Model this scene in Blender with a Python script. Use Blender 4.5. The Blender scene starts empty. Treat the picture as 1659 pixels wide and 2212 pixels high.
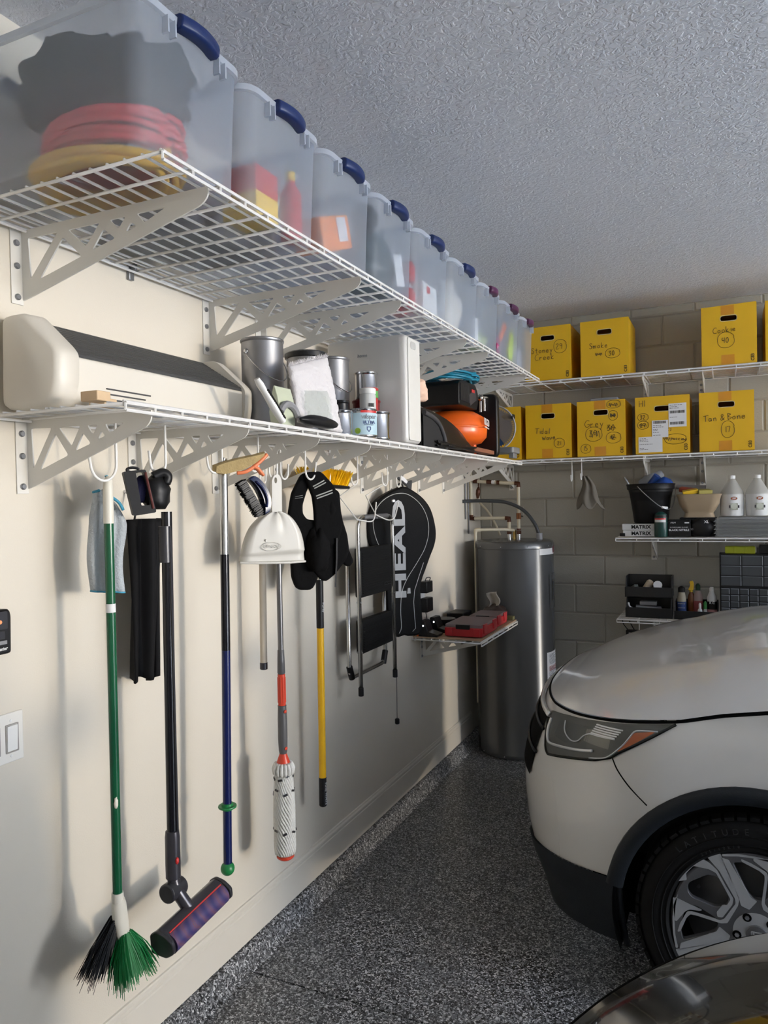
import bpy, bmesh, math, random
from mathutils import Vector, Matrix, Euler
random.seed(7)
SC = bpy.context.scene
COL = SC.collection
R = math.radians

# ------------------------------------------------------------------ camera
def make_camera():
    f, w, h = 1600.0, 1659, 2212
    ys = Vector((1570 - w/2, -(1065 - h/2), -f)).normalized()      # world +Y seen from the lens
    roll = R(.75)
    up = Vector((-math.sin(roll), math.cos(roll), 0)); up = (up - ys*up.dot(ys)).normalized()
    xs = ys.cross(up)
    m = Matrix((xs, ys, up)).to_4x4()
    m.translation = Vector((1.6, 0, 1.66))
    cd = bpy.data.cameras.new('camera'); cd.sensor_fit = 'HORIZONTAL'; cd.sensor_width = 36; cd.lens = f/w*36
    cd.clip_start = .02
    c = bpy.data.objects.new('camera', cd); c.matrix_world = m; COL.objects.link(c); SC.camera = c
make_camera()

# ------------------------------------------------------------------ daylight through the open garage door on the right
SC.view_settings.view_transform = 'Standard'; SC.view_settings.look = 'None'
SC.view_settings.gamma = 1; SC.view_settings.use_curve_mapping = False
SC.view_settings.exposure = 0.0
SC.cycles.diffuse_bounces = 8; SC.cycles.max_bounces = 16; SC.cycles.transparent_max_bounces = 24
def make_world():
    w = bpy.data.worlds.new('sky'); SC.world = w; w.use_nodes = True
    nt = w.node_tree; N = nt.nodes; bg = N['Background']
    tc = N.new('ShaderNodeTexCoord'); sep = N.new('ShaderNodeSeparateXYZ'); cr = N.new('ShaderNodeValToRGB')
    nt.links.new(tc.outputs['Generated'], sep.inputs[0]); nt.links.new(sep.outputs['Z'], cr.inputs[0])
    e = cr.color_ramp.elements
    e[0].position = 0.0; e[0].color = (.93, .93, .95, 1)
    e[1].position = 1.0; e[1].color = (.35, .55, 1.0, 1)
    k = e.new(.12); k.color = (.92, .95, 1.0, 1)
    k = e.new(.4); k.color = (.6, .77, 1.0, 1)
    nt.links.new(cr.outputs[0], bg.inputs[0]); bg.inputs[1].default_value = 18.5
make_world()
def sun_lamp(name, energy, angle, color, d):
    l = bpy.data.lights.new(name, 'SUN'); l.energy = energy; l.angle = R(angle); l.color = color
    o = bpy.data.objects.new(name, l); COL.objects.link(o)
    o.rotation_mode = 'QUATERNION'; o.rotation_quaternion = Vector(d).to_track_quat('-Z', 'Y')
def make_sun():
    sun_lamp('sun_on_driveway', 55, 1, (1.0, .95, .88), (.55, .25, -.8))          # high sun from behind the house
    sun_lamp('low_glint', 1.15, 3.6, (1.0, .86, .66), (-1, -.02, -.015))            # added second sun lamp, as warm glint straight in at the door
    p = bpy.data.lights.new('door_portal', 'AREA'); p.shape = 'RECTANGLE'; p.size = 2.55; p.size_y = 5.6
    p.cycles.is_portal = True
    o = bpy.data.objects.new('door_portal', p); COL.objects.link(o)
    o.matrix_world = Matrix.Translation((6.98, 1.9, 1.25)) @ Matrix(((0,0,1),(0,1,0),(-1,0,0))).to_4x4()
make_sun()

# ------------------------------------------------------------------ materials
MATS = {}
def mat(name, col, rough=.5, metal=0, bump=0, bscale=200, var=.06, vscale=12, spec=.5, coat=0, trans=0, alpha=1, sheen=0, emit=0):
    if name in MATS: return MATS[name]
    m = bpy.data.materials.new(name); m.use_nodes = True; nt = m.node_tree; N = nt.nodes; L = nt.links
    b = N['Principled BSDF']
    b.inputs['Roughness'].default_value = rough; b.inputs['Metallic'].default_value = metal
    b.inputs['Specular IOR Level'].default_value = spec; b.inputs['Coat Weight'].default_value = coat
    b.inputs['Transmission Weight'].default_value = trans; b.inputs['Alpha'].default_value = alpha
    b.inputs['Sheen Weight'].default_value = sheen
    if emit: b.inputs['Emission Color'].default_value = (*col, 1); b.inputs['Emission Strength'].default_value = emit
    tc = N.new('ShaderNodeTexCoord')
    n = N.new('ShaderNodeTexNoise'); n.inputs['Scale'].default_value = vscale; n.inputs['Detail'].default_value = 3
    L.new(tc.outputs['Object'], n.inputs['Vector'])
    mr = N.new('ShaderNodeMapRange'); mr.inputs[3].default_value = 1 - var; mr.inputs[4].default_value = 1 + var
    L.new(n.outputs['Fac'], mr.inputs[0])
    mx = N.new('ShaderNodeVectorMath'); mx.operation = 'SCALE'; mx.inputs[0].default_value = col
    L.new(mr.outputs[0], mx.inputs['Scale']); L.new(mx.outputs[0], b.inputs['Base Color'])
    if bump:
        n2 = N.new('ShaderNodeTexNoise'); n2.inputs['Scale'].default_value = bscale; n2.inputs['Detail'].default_value = 2
        L.new(tc.outputs['Object'], n2.inputs['Vector'])
        bp = N.new('ShaderNodeBump'); bp.inputs['Strength'].default_value = bump; bp.inputs['Distance'].default_value = .003
        L.new(n2.outputs['Fac'], bp.inputs['Height']); L.new(bp.outputs[0], b.inputs['Normal'])
    MATS[name] = m
    return m

# ------------------------------------------------------------------ geometry helpers
class G:
    """collects shapes in world coordinates; build() links them as ONE mesh object"""
    def __init__(s): s.v = []; s.f = []
    def add(s, vs, fs):
        o = len(s.v); s.v += [tuple(p) for p in vs]; s.f += [tuple(i + o for i in f) for f in fs]; return s
    def box(s, x0, x1, y0, y1, z0, z1):
        return s.add([(x0,y0,z0),(x1,y0,z0),(x1,y1,z0),(x0,y1,z0),(x0,y0,z1),(x1,y0,z1),(x1,y1,z1),(x0,y1,z1)],
                     [(0,3,2,1),(4,5,6,7),(0,1,5,4),(1,2,6,5),(2,3,7,6),(3,0,4,7)])
    def obox(s, c, size, rot=(0,0,0)):
        m = Euler(rot).to_matrix(); c = Vector(c); g = G().box(*[k for d in size for k in (-d/2, d/2)])
        return s.add([c + m @ Vector(p) for p in g.v], g.f)
    def tube(s, pts, r, seg=8, closed=False, flat=1.0):
        P = [Vector(p) for p in pts]; n = len(P)
        if n < 2: return s
        rr = r if isinstance(r, (list, tuple)) else [r]*n
        T = []
        for i in range(n):
            a = P[(i-1) % n] if (closed or i) else P[0]; b = P[(i+1) % n] if (closed or i < n-1) else P[-1]
            t = b - a
            T.append(t.normalized() if t.length > 1e-9 else Vector((0,0,1)))
        ref = Vector((0,0,1)) if abs(T[0].z) < .9 else Vector((1,0,0))
        u = T[0].cross(ref).normalized(); vs = []; fs = []
        for i in range(n):
            u = (u - T[i]*u.dot(T[i]))
            u = u.normalized() if u.length > 1e-6 else T[i].orthogonal().normalized()
            w = T[i].cross(u)
            for k in range(seg):
                a = 2*math.pi*k/seg
                vs.append(P[i] + (u*math.cos(a) + w*math.sin(a)*flat)*rr[i])
        m = n if closed else n-1
        for i in range(m):
            for k in range(seg):
                a = i*seg + k; b = i*seg + (k+1) % seg; j = ((i+1) % n)*seg
                fs.append((a, b, j + (k+1) % seg, j + k))
        if not closed:
            fs.append(tuple(range(seg))[::-1]); fs.append(tuple((n-1)*seg + k for k in range(seg)))
        return s.add(vs, fs)
    def lathe(s, prof, c=(0,0,0), seg=24, axis=(0,0,1), a0=0, a1=2*math.pi, cap=True):
        ax = Vector(axis).normalized(); c = Vector(c)
        ref = Vector((1,0,0)) if abs(ax.x) < .9 else Vector((0,1,0))
        u = (ref - ax*ref.dot(ax)).normalized(); w = ax.cross(u); vs = []; fs = []
        full = abs(a1 - a0 - 2*math.pi) < 1e-6; ns = seg if full else seg + 1
        for r, h in prof:
            for k in range(ns):
                a = a0 + (a1 - a0)*k/seg
                vs.append(c + ax*h + (u*math.cos(a) + w*math.sin(a))*r)
        for i in range(len(prof)-1):
            for k in range(seg):
                k2 = (k+1) % ns
                fs.append((i*ns + k, i*ns + k2, (i+1)*ns + k2, (i+1)*ns + k))
        if full and cap:
            if prof[0][0] > 1e-6: fs.append(tuple(range(ns))[::-1])
            if prof[-1][0] > 1e-6: fs.append(tuple((len(prof)-1)*ns + k for k in range(ns)))
        return s.add(vs, fs)
    def cyl(s, a, b, r, seg=16, r2=None):
        a = Vector(a); b = Vector(b); d = b - a
        return s.lathe([(r, 0), (r if r2 is None else r2, d.length)], a, seg, d)
    def ball(s, c, r, seg=14, rings=8):
        rx, ry, rz = (r, r, r) if not isinstance(r, (tuple, list)) else r
        g = G().lathe([(math.sin(math.pi*i/rings), -math.cos(math.pi*i/rings)) for i in range(rings+1)], seg=seg)
        return s.add([(c[0]+p[0]*rx, c[1]+p[1]*ry, c[2]+p[2]*rz) for p in g.v], g.f)
    def grid(s, fn, nu, nv, wrap=False):
        vs = [fn(i/nu, j/nv) for j in range(nv+1) for i in range(nu+1)]
        fs = [(j*(nu+1)+i, j*(nu+1)+i+1, (j+1)*(nu+1)+i+1, (j+1)*(nu+1)+i) for j in range(nv) for i in range(nu)]
        return s.add(vs, fs)
    def loft(s, rings, cap0=True, cap1=True):
        n = len(rings[0]); vs = [p for r in rings for p in r]; fs = []
        for i in range(len(rings)-1):
            for k in range(n):
                fs.append((i*n+k, i*n+(k+1)%n, (i+1)*n+(k+1)%n, (i+1)*n+k))
        if cap0: fs.append(tuple(range(n))[::-1])
        if cap1: fs.append(tuple((len(rings)-1)*n+k for k in range(n)))
        return s.add(vs, fs)
    def prism(s, poly, fn, h0, h1):
        return s.loft([[fn(a, b, h0) for a, b in poly], [fn(a, b, h1) for a, b in poly]])
    def xf(s, m):
        s.v = [tuple(m @ Vector(p)) for p in s.v]; return s
    def mesh(s, name):
        me = bpy.data.meshes.new(name); me.from_pydata(s.v, [], s.f); me.validate()
        bm = bmesh.new(); bm.from_mesh(me); bmesh.ops.remove_doubles(bm, verts=bm.verts, dist=1e-5)
        bmesh.ops.recalc_face_normals(bm, faces=bm.faces); bm.to_mesh(me); bm.free()
        return me
    def build(s, name, m, parent=None, smooth=35, bevel=0, bseg=2, sub=0, solid=0):
        me = s.mesh(name)
        return link(name, me, m, parent, smooth, bevel, bseg, sub, solid)

def link(name, me, m=None, parent=None, smooth=35, bevel=0, bseg=2, sub=0, solid=0):
    if smooth:
        me.polygons.foreach_set('use_smooth', [True]*len(me.polygons))
        if smooth < 180: me.set_sharp_from_angle(angle=R(smooth))
    if m is not None and not me.materials: me.materials.append(m)
    o = bpy.data.objects.new(name, me); COL.objects.link(o)
    if parent is not None: adopt(o, parent)
    if solid:
        k = o.modifiers.new('solid', 'SOLIDIFY'); k.thickness = solid; k.offset = 0
    if bevel:
        k = o.modifiers.new('bevel', 'BEVEL'); k.width = bevel; k.segments = bseg; k.limit_method = 'ANGLE'; k.angle_limit = R(40)
        k.harden_normals = False
    if sub:
        k = o.modifiers.new('sub', 'SUBSURF'); k.levels = sub; k.render_levels = sub
    return o
ROOTPOS = {}
def worldpos(o):
    return ROOTPOS.get(o.name, Vector((0,0,0)))
def adopt(o, parent):
    o.parent = parent; o.matrix_parent_inverse = Matrix.Translation(-worldpos(parent))
def tag(o, label=None, cat=None, group=None, kind=None):
    if label: o['label'] = label
    if cat: o['category'] = cat
    if group: o['group'] = group
    if kind: o['kind'] = kind
    return o
def thing(name, label, cat, loc=(0,0,0), group=None):
    o = bpy.data.objects.new(name, None); COL.objects.link(o); o.empty_display_size = .05
    o.location = loc; ROOTPOS[o.name] = Vector(loc)
    return tag(o, label, cat, group)
def struct(g, name, m, **k):
    return tag(g.build(name, m, **k), kind='structure')
def copy_thing(root, delta, label=None, rotz=0):
    """a copy of a thing with copies of its parts and sub-parts, moved by delta"""
    d = Vector(delta)
    r = root.copy(); COL.objects.link(r); r.location = root.location + d; r.rotation_euler.z += rotz
    ROOTPOS[r.name] = worldpos(root) + d
    if label: r['label'] = label
    def rec(a, b):
        for ch in [c for c in COL.objects if c.parent == a]:
            c = ch.copy(); COL.objects.link(c); c.parent = b; rec(ch, c)
    rec(root, r)
    return r
def piece(name, me, parent, loc=None):
    """one more object on shared mesh data"""
    o = bpy.data.objects.new(name, me); COL.objects.link(o)
    adopt(o, parent)
    if loc is not None: o.location = loc
    return o
def plate(outline, holes, thick, M, bev=0):
    """flat plate with rounded cut-outs -> mesh, M maps (u,v,w) to world"""
    cu = bpy.data.curves.new('plate', 'CURVE'); cu.dimensions = '2D'; cu.fill_mode = 'BOTH'; cu.extrude = thick/2; cu.bevel_depth = bev
    for poly in [outline] + holes:
        sp = cu.splines.new('POLY'); sp.points.add(len(poly)-1); sp.use_cyclic_u = True
        for p, (a, b) in zip(sp.points, poly): p.co = (a, b, 0, 1)
    o = bpy.data.objects.new('plate', cu)
    me = bpy.data.meshes.new_from_object(o); bpy.data.objects.remove(o); bpy.data.curves.remove(cu)
    me.transform(M); me.materials.clear()
    return me
def rounded(poly, r, n=4):
    """round the corners of a 2D polygon"""
    out = []; k = len(poly)
    for i in range(k):
        p = Vector(poly[i]); a = Vector(poly[i-1]) - p; b = Vector(poly[(i+1) % k]) - p
        rr = r[i] if isinstance(r, (list, tuple)) else r
        q = min(rr, a.length*.45, b.length*.45)
        if q <= 0: out.append(tuple(p)); continue
        A = p + a.normalized()*q; B = p + b.normalized()*q
        for j in range(n+1):
            t = j/n; out.append(tuple(A*(1-t)**2 + p*2*t*(1-t) + B*t*t))
    return out
def rrect(w, h, r, n=4):
    return rounded([(-w/2,-h/2),(w/2,-h/2),(w/2,h/2),(-w/2,h/2)], r, n)
def frame(o, u, v):
    """matrix with origin o and local axes u, v"""
    u = Vector(u).normalized(); v = Vector(v); v = (v - u*v.dot(u)).normalized(); w = u.cross(v)
    m = Matrix((u, v, w)).transposed().to_4x4(); m.translation = Vector(o); return m
def text(body, size, M, m, parent, name='lettering', ext=.0004, shear=0, off=0, align='CENTER', space=1):
    cu = bpy.data.curves.new('t', 'FONT'); cu.body = body; cu.size = size; cu.extrude = ext; cu.shear = shear; cu.offset = off
    cu.align_x = align; cu.align_y = 'CENTER'; cu.resolution_u = 3; cu.space_character = space
    o = bpy.data.objects.new('t', cu)
    me = bpy.data.meshes.new_from_object(o); bpy.data.objects.remove(o); bpy.data.curves.remove(cu)
    me.transform(M); me.materials.clear()
    return link(name, me, m, parent, smooth=0)
def arc(c, r, a0, a1, n, u=(1,0,0), v=(0,0,1)):
    c = Vector(c); u = Vector(u); v = Vector(v)
    return [c + (u*math.cos(R(a0+(a1-a0)*i/n)) + v*math.sin(R(a0+(a1-a0)*i/n)))*r for i in range(n+1)]
def spline(pts, n=6):
    """Catmull-Rom through points"""
    P = [Vector(p) for p in pts]; out = []
    for i in range(len(P)-1):
        a = P[max(i-1,0)]; b = P[i]; c = P[i+1]; d = P[min(i+2, len(P)-1)]
        for k in range(n):
            t = k/n
            out.append(.5*((2*b) + (c-a)*t + (2*a-5*b+4*c-d)*t*t + (3*b-a-3*c+d)*t**3))
    out.append(P[-1]); return out
# ------------------------------------------------------------------ the room
YB = 5.09; HC = 2.87; XR = 7.0; YF = -2.6
def flake_material():
    m = bpy.data.materials.new('epoxy flake floor'); m.use_nodes = True; nt = m.node_tree; N = nt.nodes; L = nt.links; b = N['Principled BSDF']
    tc = N.new('ShaderNodeTexCoord')
    nz = N.new('ShaderNodeTexNoise'); nz.inputs['Scale'].default_value = 90; L.new(tc.outputs['Object'], nz.inputs['Vector'])
    vm = N.new('ShaderNodeVectorMath'); vm.operation = 'MULTIPLY_ADD'; vm.inputs[1].default_value = (.02,.02,.02)
    L.new(nz.outputs['Color'], vm.inputs[0]); L.new(tc.outputs['Object'], vm.inputs[2])
    v = N.new('ShaderNodeTexVoronoi'); v.inputs['Scale'].default_value = 210; L.new(vm.outputs[0], v.inputs['Vector'])
    s = N.new('ShaderNodeSeparateColor'); L.new(v.outputs['Color'], s.inputs[0])
    cr = N.new('ShaderNodeValToRGB'); cr.color_ramp.interpolation = 'CONSTANT'
    e = cr.color_ramp.elements; e[0].position = 0; e[0].color = (.018,.019,.021,1); e[1].position = .3; e[1].color = (.075,.077,.082,1)
    for p, c in ((.5,(.16,.163,.17,1)), (.68,(.32,.325,.335,1)), (.86,(.66,.665,.67,1))): k = e.new(p); k.color = c
    L.new(s.outputs[0], cr.inputs[0]); L.new(cr.outputs[0], b.inputs['Base Color'])
    b.inputs['Roughness'].default_value = .32
    bp = N.new('ShaderNodeBump'); bp.inputs['Strength'].default_value = .35; bp.inputs['Distance'].default_value = .002
    L.new(s.outputs[1], bp.inputs['Height']); L.new(bp.outputs[0], b.inputs['Normal'])
    return m
def ceiling_material():
    m = bpy.data.materials.new('knockdown ceiling'); m.use_nodes = True; nt = m.node_tree; N = nt.nodes; L = nt.links; b = N['Principled BSDF']
    tc = N.new('ShaderNodeTexCoord')
    n = N.new('ShaderNodeTexNoise'); n.inputs['Scale'].default_value = 46; n.inputs['Detail'].default_value = 4; n.inputs['Distortion'].default_value = 1.2
    L.new(tc.outputs['Object'], n.inputs['Vector'])
    cr = N.new('ShaderNodeValToRGB'); cr.color_ramp.elements[0].position = .44; cr.color_ramp.elements[1].position = .58
    L.new(n.outputs['Fac'], cr.inputs[0])
    bp = N.new('ShaderNodeBump'); bp.inputs['Strength'].default_value = .5; bp.inputs['Distance'].default_value = .006
    L.new(cr.outputs[0], bp.inputs['Height']); L.new(bp.outputs[0], b.inputs['Normal'])
    n2 = N.new('ShaderNodeTexNoise'); n2.inputs['Scale'].default_value = 1.5; L.new(tc.outputs['Object'], n2.inputs['Vector'])
    c2 = N.new('ShaderNodeValToRGB'); c2.color_ramp.elements[0].color = (.70,.715,.765,1); c2.color_ramp.elements[1].color = (.74,.755,.80,1)
    L.new(n2.outputs['Fac'], c2.inputs[0]); L.new(c2.outputs[0], b.inputs['Base Color'])
    b.inputs['Roughness'].default_value = .9
    return m
M_FLOOR = flake_material()
M_WALL = mat('cream wall paint', (.665,.615,.525), .7, bump=.12, bscale=260, var=.015, vscale=3)
M_BLOCK = mat('painted concrete block', (.40,.378,.32), .85, bump=.5, bscale=120, var=.05, vscale=6)
M_TRIM = mat('cream trim paint', (.665,.62,.54), .5, var=.015)
M_DARK = mat('gap black', (.012,.012,.013), .8)
M_CONC = mat('driveway concrete', (.52,.49,.44), .85, bump=.2)

# floor in two slabs with the saw-cut joint between them
fl = G(); JY = 2.145
fl.box(-.05, XR+.3, YF, JY-.004, -.12, 0); fl.box(-.05, XR+.3, JY+.004, YB+.1, -.12, 0); fl.box(-.05, XR+.3, JY-.004, JY+.004, -.12, -.012)
struct(fl, 'floor', M_FLOOR, smooth=0)
# coated stem-wall curb along the left wall
cb = G(); prof = [(-.05,0),(.062,0),(.052,.006),(.045,.016),(.034,.055),(.026,.066),(.012,.071),(-.05,.071)]
cb.prism(prof, lambda a, b, h: (a, h, b), YF, YB+.02); struct(cb, 'trim_1', M_FLOOR, smooth=50)
struct(G().box(-.12, 0, YF-.12, YB+.12, .07, HC+.1), 'wall_left', M_WALL)
bb = G(); prof = [(0,.076),(.013,.076),(.013,.183),(.010,.187),(.012,.193),(.011,.200),(.006,.206),(.005,.212),(0,.214)]
bb.prism(prof, lambda a, b, h: (a, h, b), YF, YB-.30); struct(bb, 'baseboard_left', M_TRIM, smooth=30)
struct(G().box(-.12, XR+.12, YF-.12, YB+.2, HC, HC+.1), 'ceiling', ceiling_material())
struct(G().box(-.12, XR+.12, YF-.12, YF, -.12, HC), 'wall_front', M_WALL)
wr = G(); wr.box(XR, XR+.15, YF, -.9, 0, HC); wr.box(XR, XR+.15, 4.7, YB, 0, HC); wr.box(XR, XR+.15, -.9, 4.7, 2.5, HC)
struct(wr, 'wall_right', M_WALL)
struct(G().box(XR+.3, 60, -40, 44, -.13, -.02), 'driveway', M_CONC)
# back wall: mortar bed with every block its own piece
wb = struct(G().box(-.12, XR+.12, YB+.006, YB+.2, -.1, HC), 'wall_back', mat('mortar', (.34,.32,.27), .9, bump=.3))
def block_mesh(x0, x1, z0, z1):
    g = G(); d = .006; y = YB; c = .007
    a = [(x0,z0),(x1,z0),(x1,z1),(x0,z1)]; i = [(x0+c,z0+c),(x1-c,z0+c),(x1-c,z1-c),(x0+c,z1-c)]
    g.add([(p,y+d,q) for p, q in a] + [(p,y,q) for p, q in i], [(0,1,5,4),(1,2,6,5),(2,3,7,6),(3,0,4,7),(4,5,6,7)])
    me = g.mesh('concrete_block'); me.materials.append(M_BLOCK); return me
cl, ch, mj = .384, .194, .003
full = block_mesh(-cl/2+mj, cl/2-mj, mj, ch-mj)
for r in range(-1, 15):
    z = .0938 + ch*r; off = .469 if r % 2 else .66          # row 7 (z 1.45) starts on .469
    top = min(z+ch, HC)
    if z < 0: z = 0.0
    k = -2
    while off + cl*k < 4.6:
        xa = off + cl*k; xb = xa + cl; k += 1
        if xb <= .02: continue
        xa = max(xa, 0)
        if xb - xa > cl-.001 and abs(top-z-ch) < .001:
            o = piece('concrete_block', full, wb, ((xa+xb)/2, 0, z))
        else:
            o = piece('concrete_block', block_mesh(xa+mj, xb-mj, z+mj, top-mj), wb)
# ------------------------------------------------------------------ wire shelves on cut-out brackets
M_WIRE = mat('white powder coated wire', (.80,.79,.77), .35, var=.02)
M_BRK = mat('white powder coated bracket', (.70,.68,.63), .42, var=.02)
M_STEEL = mat('zinc steel', (.55,.55,.56), .32, 1, var=.1)
M_SCREW = mat('zinc screw', (.30,.31,.33), .35, .9, var=.2)
def bracket_plate(depth, hgt, M):
    su, sv = depth/.587, hgt/.174
    sc = lambda pts: [(u*su, v*sv) for u, v in pts]
    out = rounded(sc([(0,0),(.587,0),(.587,-.022),(.568,-.038),(.034,-.167),(0,-.174)]), [0,.005,.012,.02,.006,.003])
    holes = [[(.024,-.021),(.128,-.023),(.030,-.124)], [(.145,-.038),(.206,-.094),(.062,-.128)], [(.163,-.024),(.267,-.024),(.221,-.073)], [(.278,-.041),(.314,-.069),(.240,-.085)],
             [(.299,-.024),(.349,-.024),(.325,-.049)], [(.364,-.039),(.382,-.053),(.347,-.060)], [(.382,-.024),(.468,-.025),(.404,-.048)]]
    return plate(out, [rounded(sc(h), .006, 2) for h in holes], .004, M)
def shelf(name, label, group, along, into, org, length, depth, z, brackets, hgt, cross=.092, spacing=.047, doubles=(), cend=True):
    """wire shelf: 'along' and 'into' are unit axes, org the wall-side start corner"""
    A = Vector(along); I = Vector(into); O = Vector((org[0], org[1], z))
    t = thing(name, label, 'shelf', O, group)
    W = lambda a, i, h: O + A*a + I*i + Vector((0,0,h))
    r = .0032
    lm = G().tube([(0,0,0), A*length], r, 6).mesh('wire'); lm.materials.append(M_WIRE)
    lm.polygons.foreach_set('use_smooth', [True]*len(lm.polygons))
    cm = G().tube([(0,0,0), I*depth], r*1.15, 6).mesh('cross_wire'); cm.materials.append(M_WIRE)
    cm.polygons.foreach_set('use_smooth', [True]*len(cm.polygons))
    n = int(depth/spacing)
    pos = [depth - spacing*k for k in range(n+1) if depth - spacing*k > .012]
    for i in pos + list(doubles): piece('wire', lm, t, W(0, i, 0))
    nc = round(length/cross)
    for k in range(nc+1): piece('cross_wire', cm, t, W(length*k/nc, 0, -.006))
    # front lip: two rails tied by short uprights; back rail
    g = G(); g.tube([W(0,depth+.006,-.004), W(length,depth+.006,-.004)], .004, 6); g.tube([W(0,depth+.006,-.020), W(length,depth+.006,-.020)], .004, 6)
    for k in range(nc+1): a = length*k/nc; g.tube([W(a,depth+.006,-.004), W(a,depth+.006,-.020)], .003, 5)
    g.build('front_rail', M_WIRE, t)
    g = G(); g.tube([W(0,.006,0), W(length,.006,0)], .004, 6); g.tube([W(0,.02,-.012), W(length,.02,-.012)], .0035, 6); g.build('back_rail', M_WIRE, t)
    for a in brackets:
        M = frame(W(a, .003, -.008), I, (0,0,1))
        b = link('bracket', bracket_plate(depth-.015, hgt, M), M_BRK, t, smooth=30)
        fl = G(); x0 = W(a-.034, .0005, -.008); x1 = W(a, .004, -.008-hgt-.012)
        fl.box(*[k for p in zip(x0, x1) for k in sorted(p)]); fl.build('wall_flange', M_BRK, b, bevel=.001)
        for h in (.03, hgt*.5, hgt-.01):
            c = W(a-.018, .004, -.012-h); G().lathe([(.0,.006),(.006,.006),(.008,.004),(.008,0)], c, 12, I).build('screw', M_SCREW, b)
    return t
SH = 'white wire shelves of the garage'
su_ = shelf('wire_shelf', 'upper white wire shelf on the left wall carrying clear totes', SH, (0,1,0), (1,0,0), (.0,1.155), 3.22, .595, 2.36,
      [1.32-1.155, 2.06-1.155, 2.37-1.155, 3.08-1.155, 3.40-1.155, 4.13-1.155], .174, doubles=(.408, .06))
shelf('wire_shelf', 'lower white wire shelf on the left wall with tools hung from it', SH, (0,1,0), (1,0,0), (.0,1.22), 3.40, .42, 1.886,
      [.10, .48, .87, 1.25, 1.67, 2.00, 2.34, 2.73, 3.13], .172, doubles=(.2,))
shelf('wire_shelf', 'upper wire shelf across the back block wall, under the ceiling', SH, (1,0,0), (0,-1,0), (.05, YB), 4.2, .44, 2.385,
      [.20, 1.10, 1.43, 2.3, 3.2, 4.1], .125, cross=.125, doubles=())
shelf('wire_shelf', 'wire shelf on the back wall under the lower row of yellow boxes', SH, (1,0,0), (0,-1,0), (.05, YB), 4.2, .44, 1.895,
      [.20, 1.10, 1.43, 2.3, 3.2, 4.1], .165, cross=.125)
shelf('wire_shelf', 'short wire shelf holding black bucket and white jugs on the back wall', SH, (1,0,0), (0,-1,0), (.975, YB), 1.6, .35, 1.398,
      [.21, 1.1], .14, cross=.125)
shelf('wire_shelf', 'lowest wire shelf on the back wall behind the white car hood', SH, (1,0,0), (0,-1,0), (.975, YB), 1.6, .35, .898,
      [.21, 1.1], .14, cross=.125)
G().box(.001,.012,1.68,1.70,2.325,2.372).box(.012,.03,1.685,1.695,2.352,2.372).build('wall_clip', M_SCREW, su_, bevel=.002)
# ------------------------------------------------------------------ clear totes on the upper shelf
def plastic_material(name, col, a):
    m = bpy.data.materials.new(name); m.use_nodes = True; nt = m.node_tree; N = nt.nodes; L = nt.links; b = N['Principled BSDF']
    b.inputs['Base Color'].default_value = (*col, 1); b.inputs['Roughness'].default_value = .38
    tl = N.new('ShaderNodeBsdfTranslucent'); tl.inputs[0].default_value = (*col, 1)
    tr = N.new('ShaderNodeBsdfTransparent'); tr.inputs[0].default_value = (.93, .95, .98, 1)
    m1 = N.new('ShaderNodeMixShader'); m1.inputs[0].default_value = .35; L.new(b.outputs[0], m1.inputs[1]); L.new(tl.outputs[0], m1.inputs[2])
    n = N.new('ShaderNodeTexNoise'); n.inputs['Scale'].default_value = 5; n.inputs['Detail'].default_value = 3
    tc = N.new('ShaderNodeTexCoord'); L.new(tc.outputs['Object'], n.inputs['Vector'])
    mr = N.new('ShaderNodeMapRange'); mr.inputs[3].default_value = a-.02; mr.inputs[4].default_value = a+.02; L.new(n.outputs['Fac'], mr.inputs[0])
    m2 = N.new('ShaderNodeMixShader'); L.new(mr.outputs[0], m2.inputs[0]); L.new(m1.outputs[0], m2.inputs[1]); L.new(tr.outputs[0], m2.inputs[2])
    L.new(m2.outputs[0], N['Material Output'].inputs['Surface'])
    return m
M_TOTE = plastic_material('frosted clear plastic', (.68,.73,.81), .675)
M_RIM = plastic_material('frosted rim plastic', (.72,.76,.82), .18)
M_BLUE = mat('navy handle plastic', (.008,.024,.11), .4)
M_PURP = mat('plum handle plastic', (.09,.02,.07), .4)
def ring(cx, cy, hx, hy, r, z, n=7, bulge=0):
    out = []
    for sx, sy, a in ((1,-1,-90),(1,1,0),(-1,1,90),(-1,-1,180)):
        for k in range(n+1):
            t = R(a + 90*k/n)
            x = sx*(hx-r) + r*math.cos(t); y = sy*(hy-r) + r*math.sin(t)
            out.append((cx+x, cy+y, z))
    return out
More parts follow.
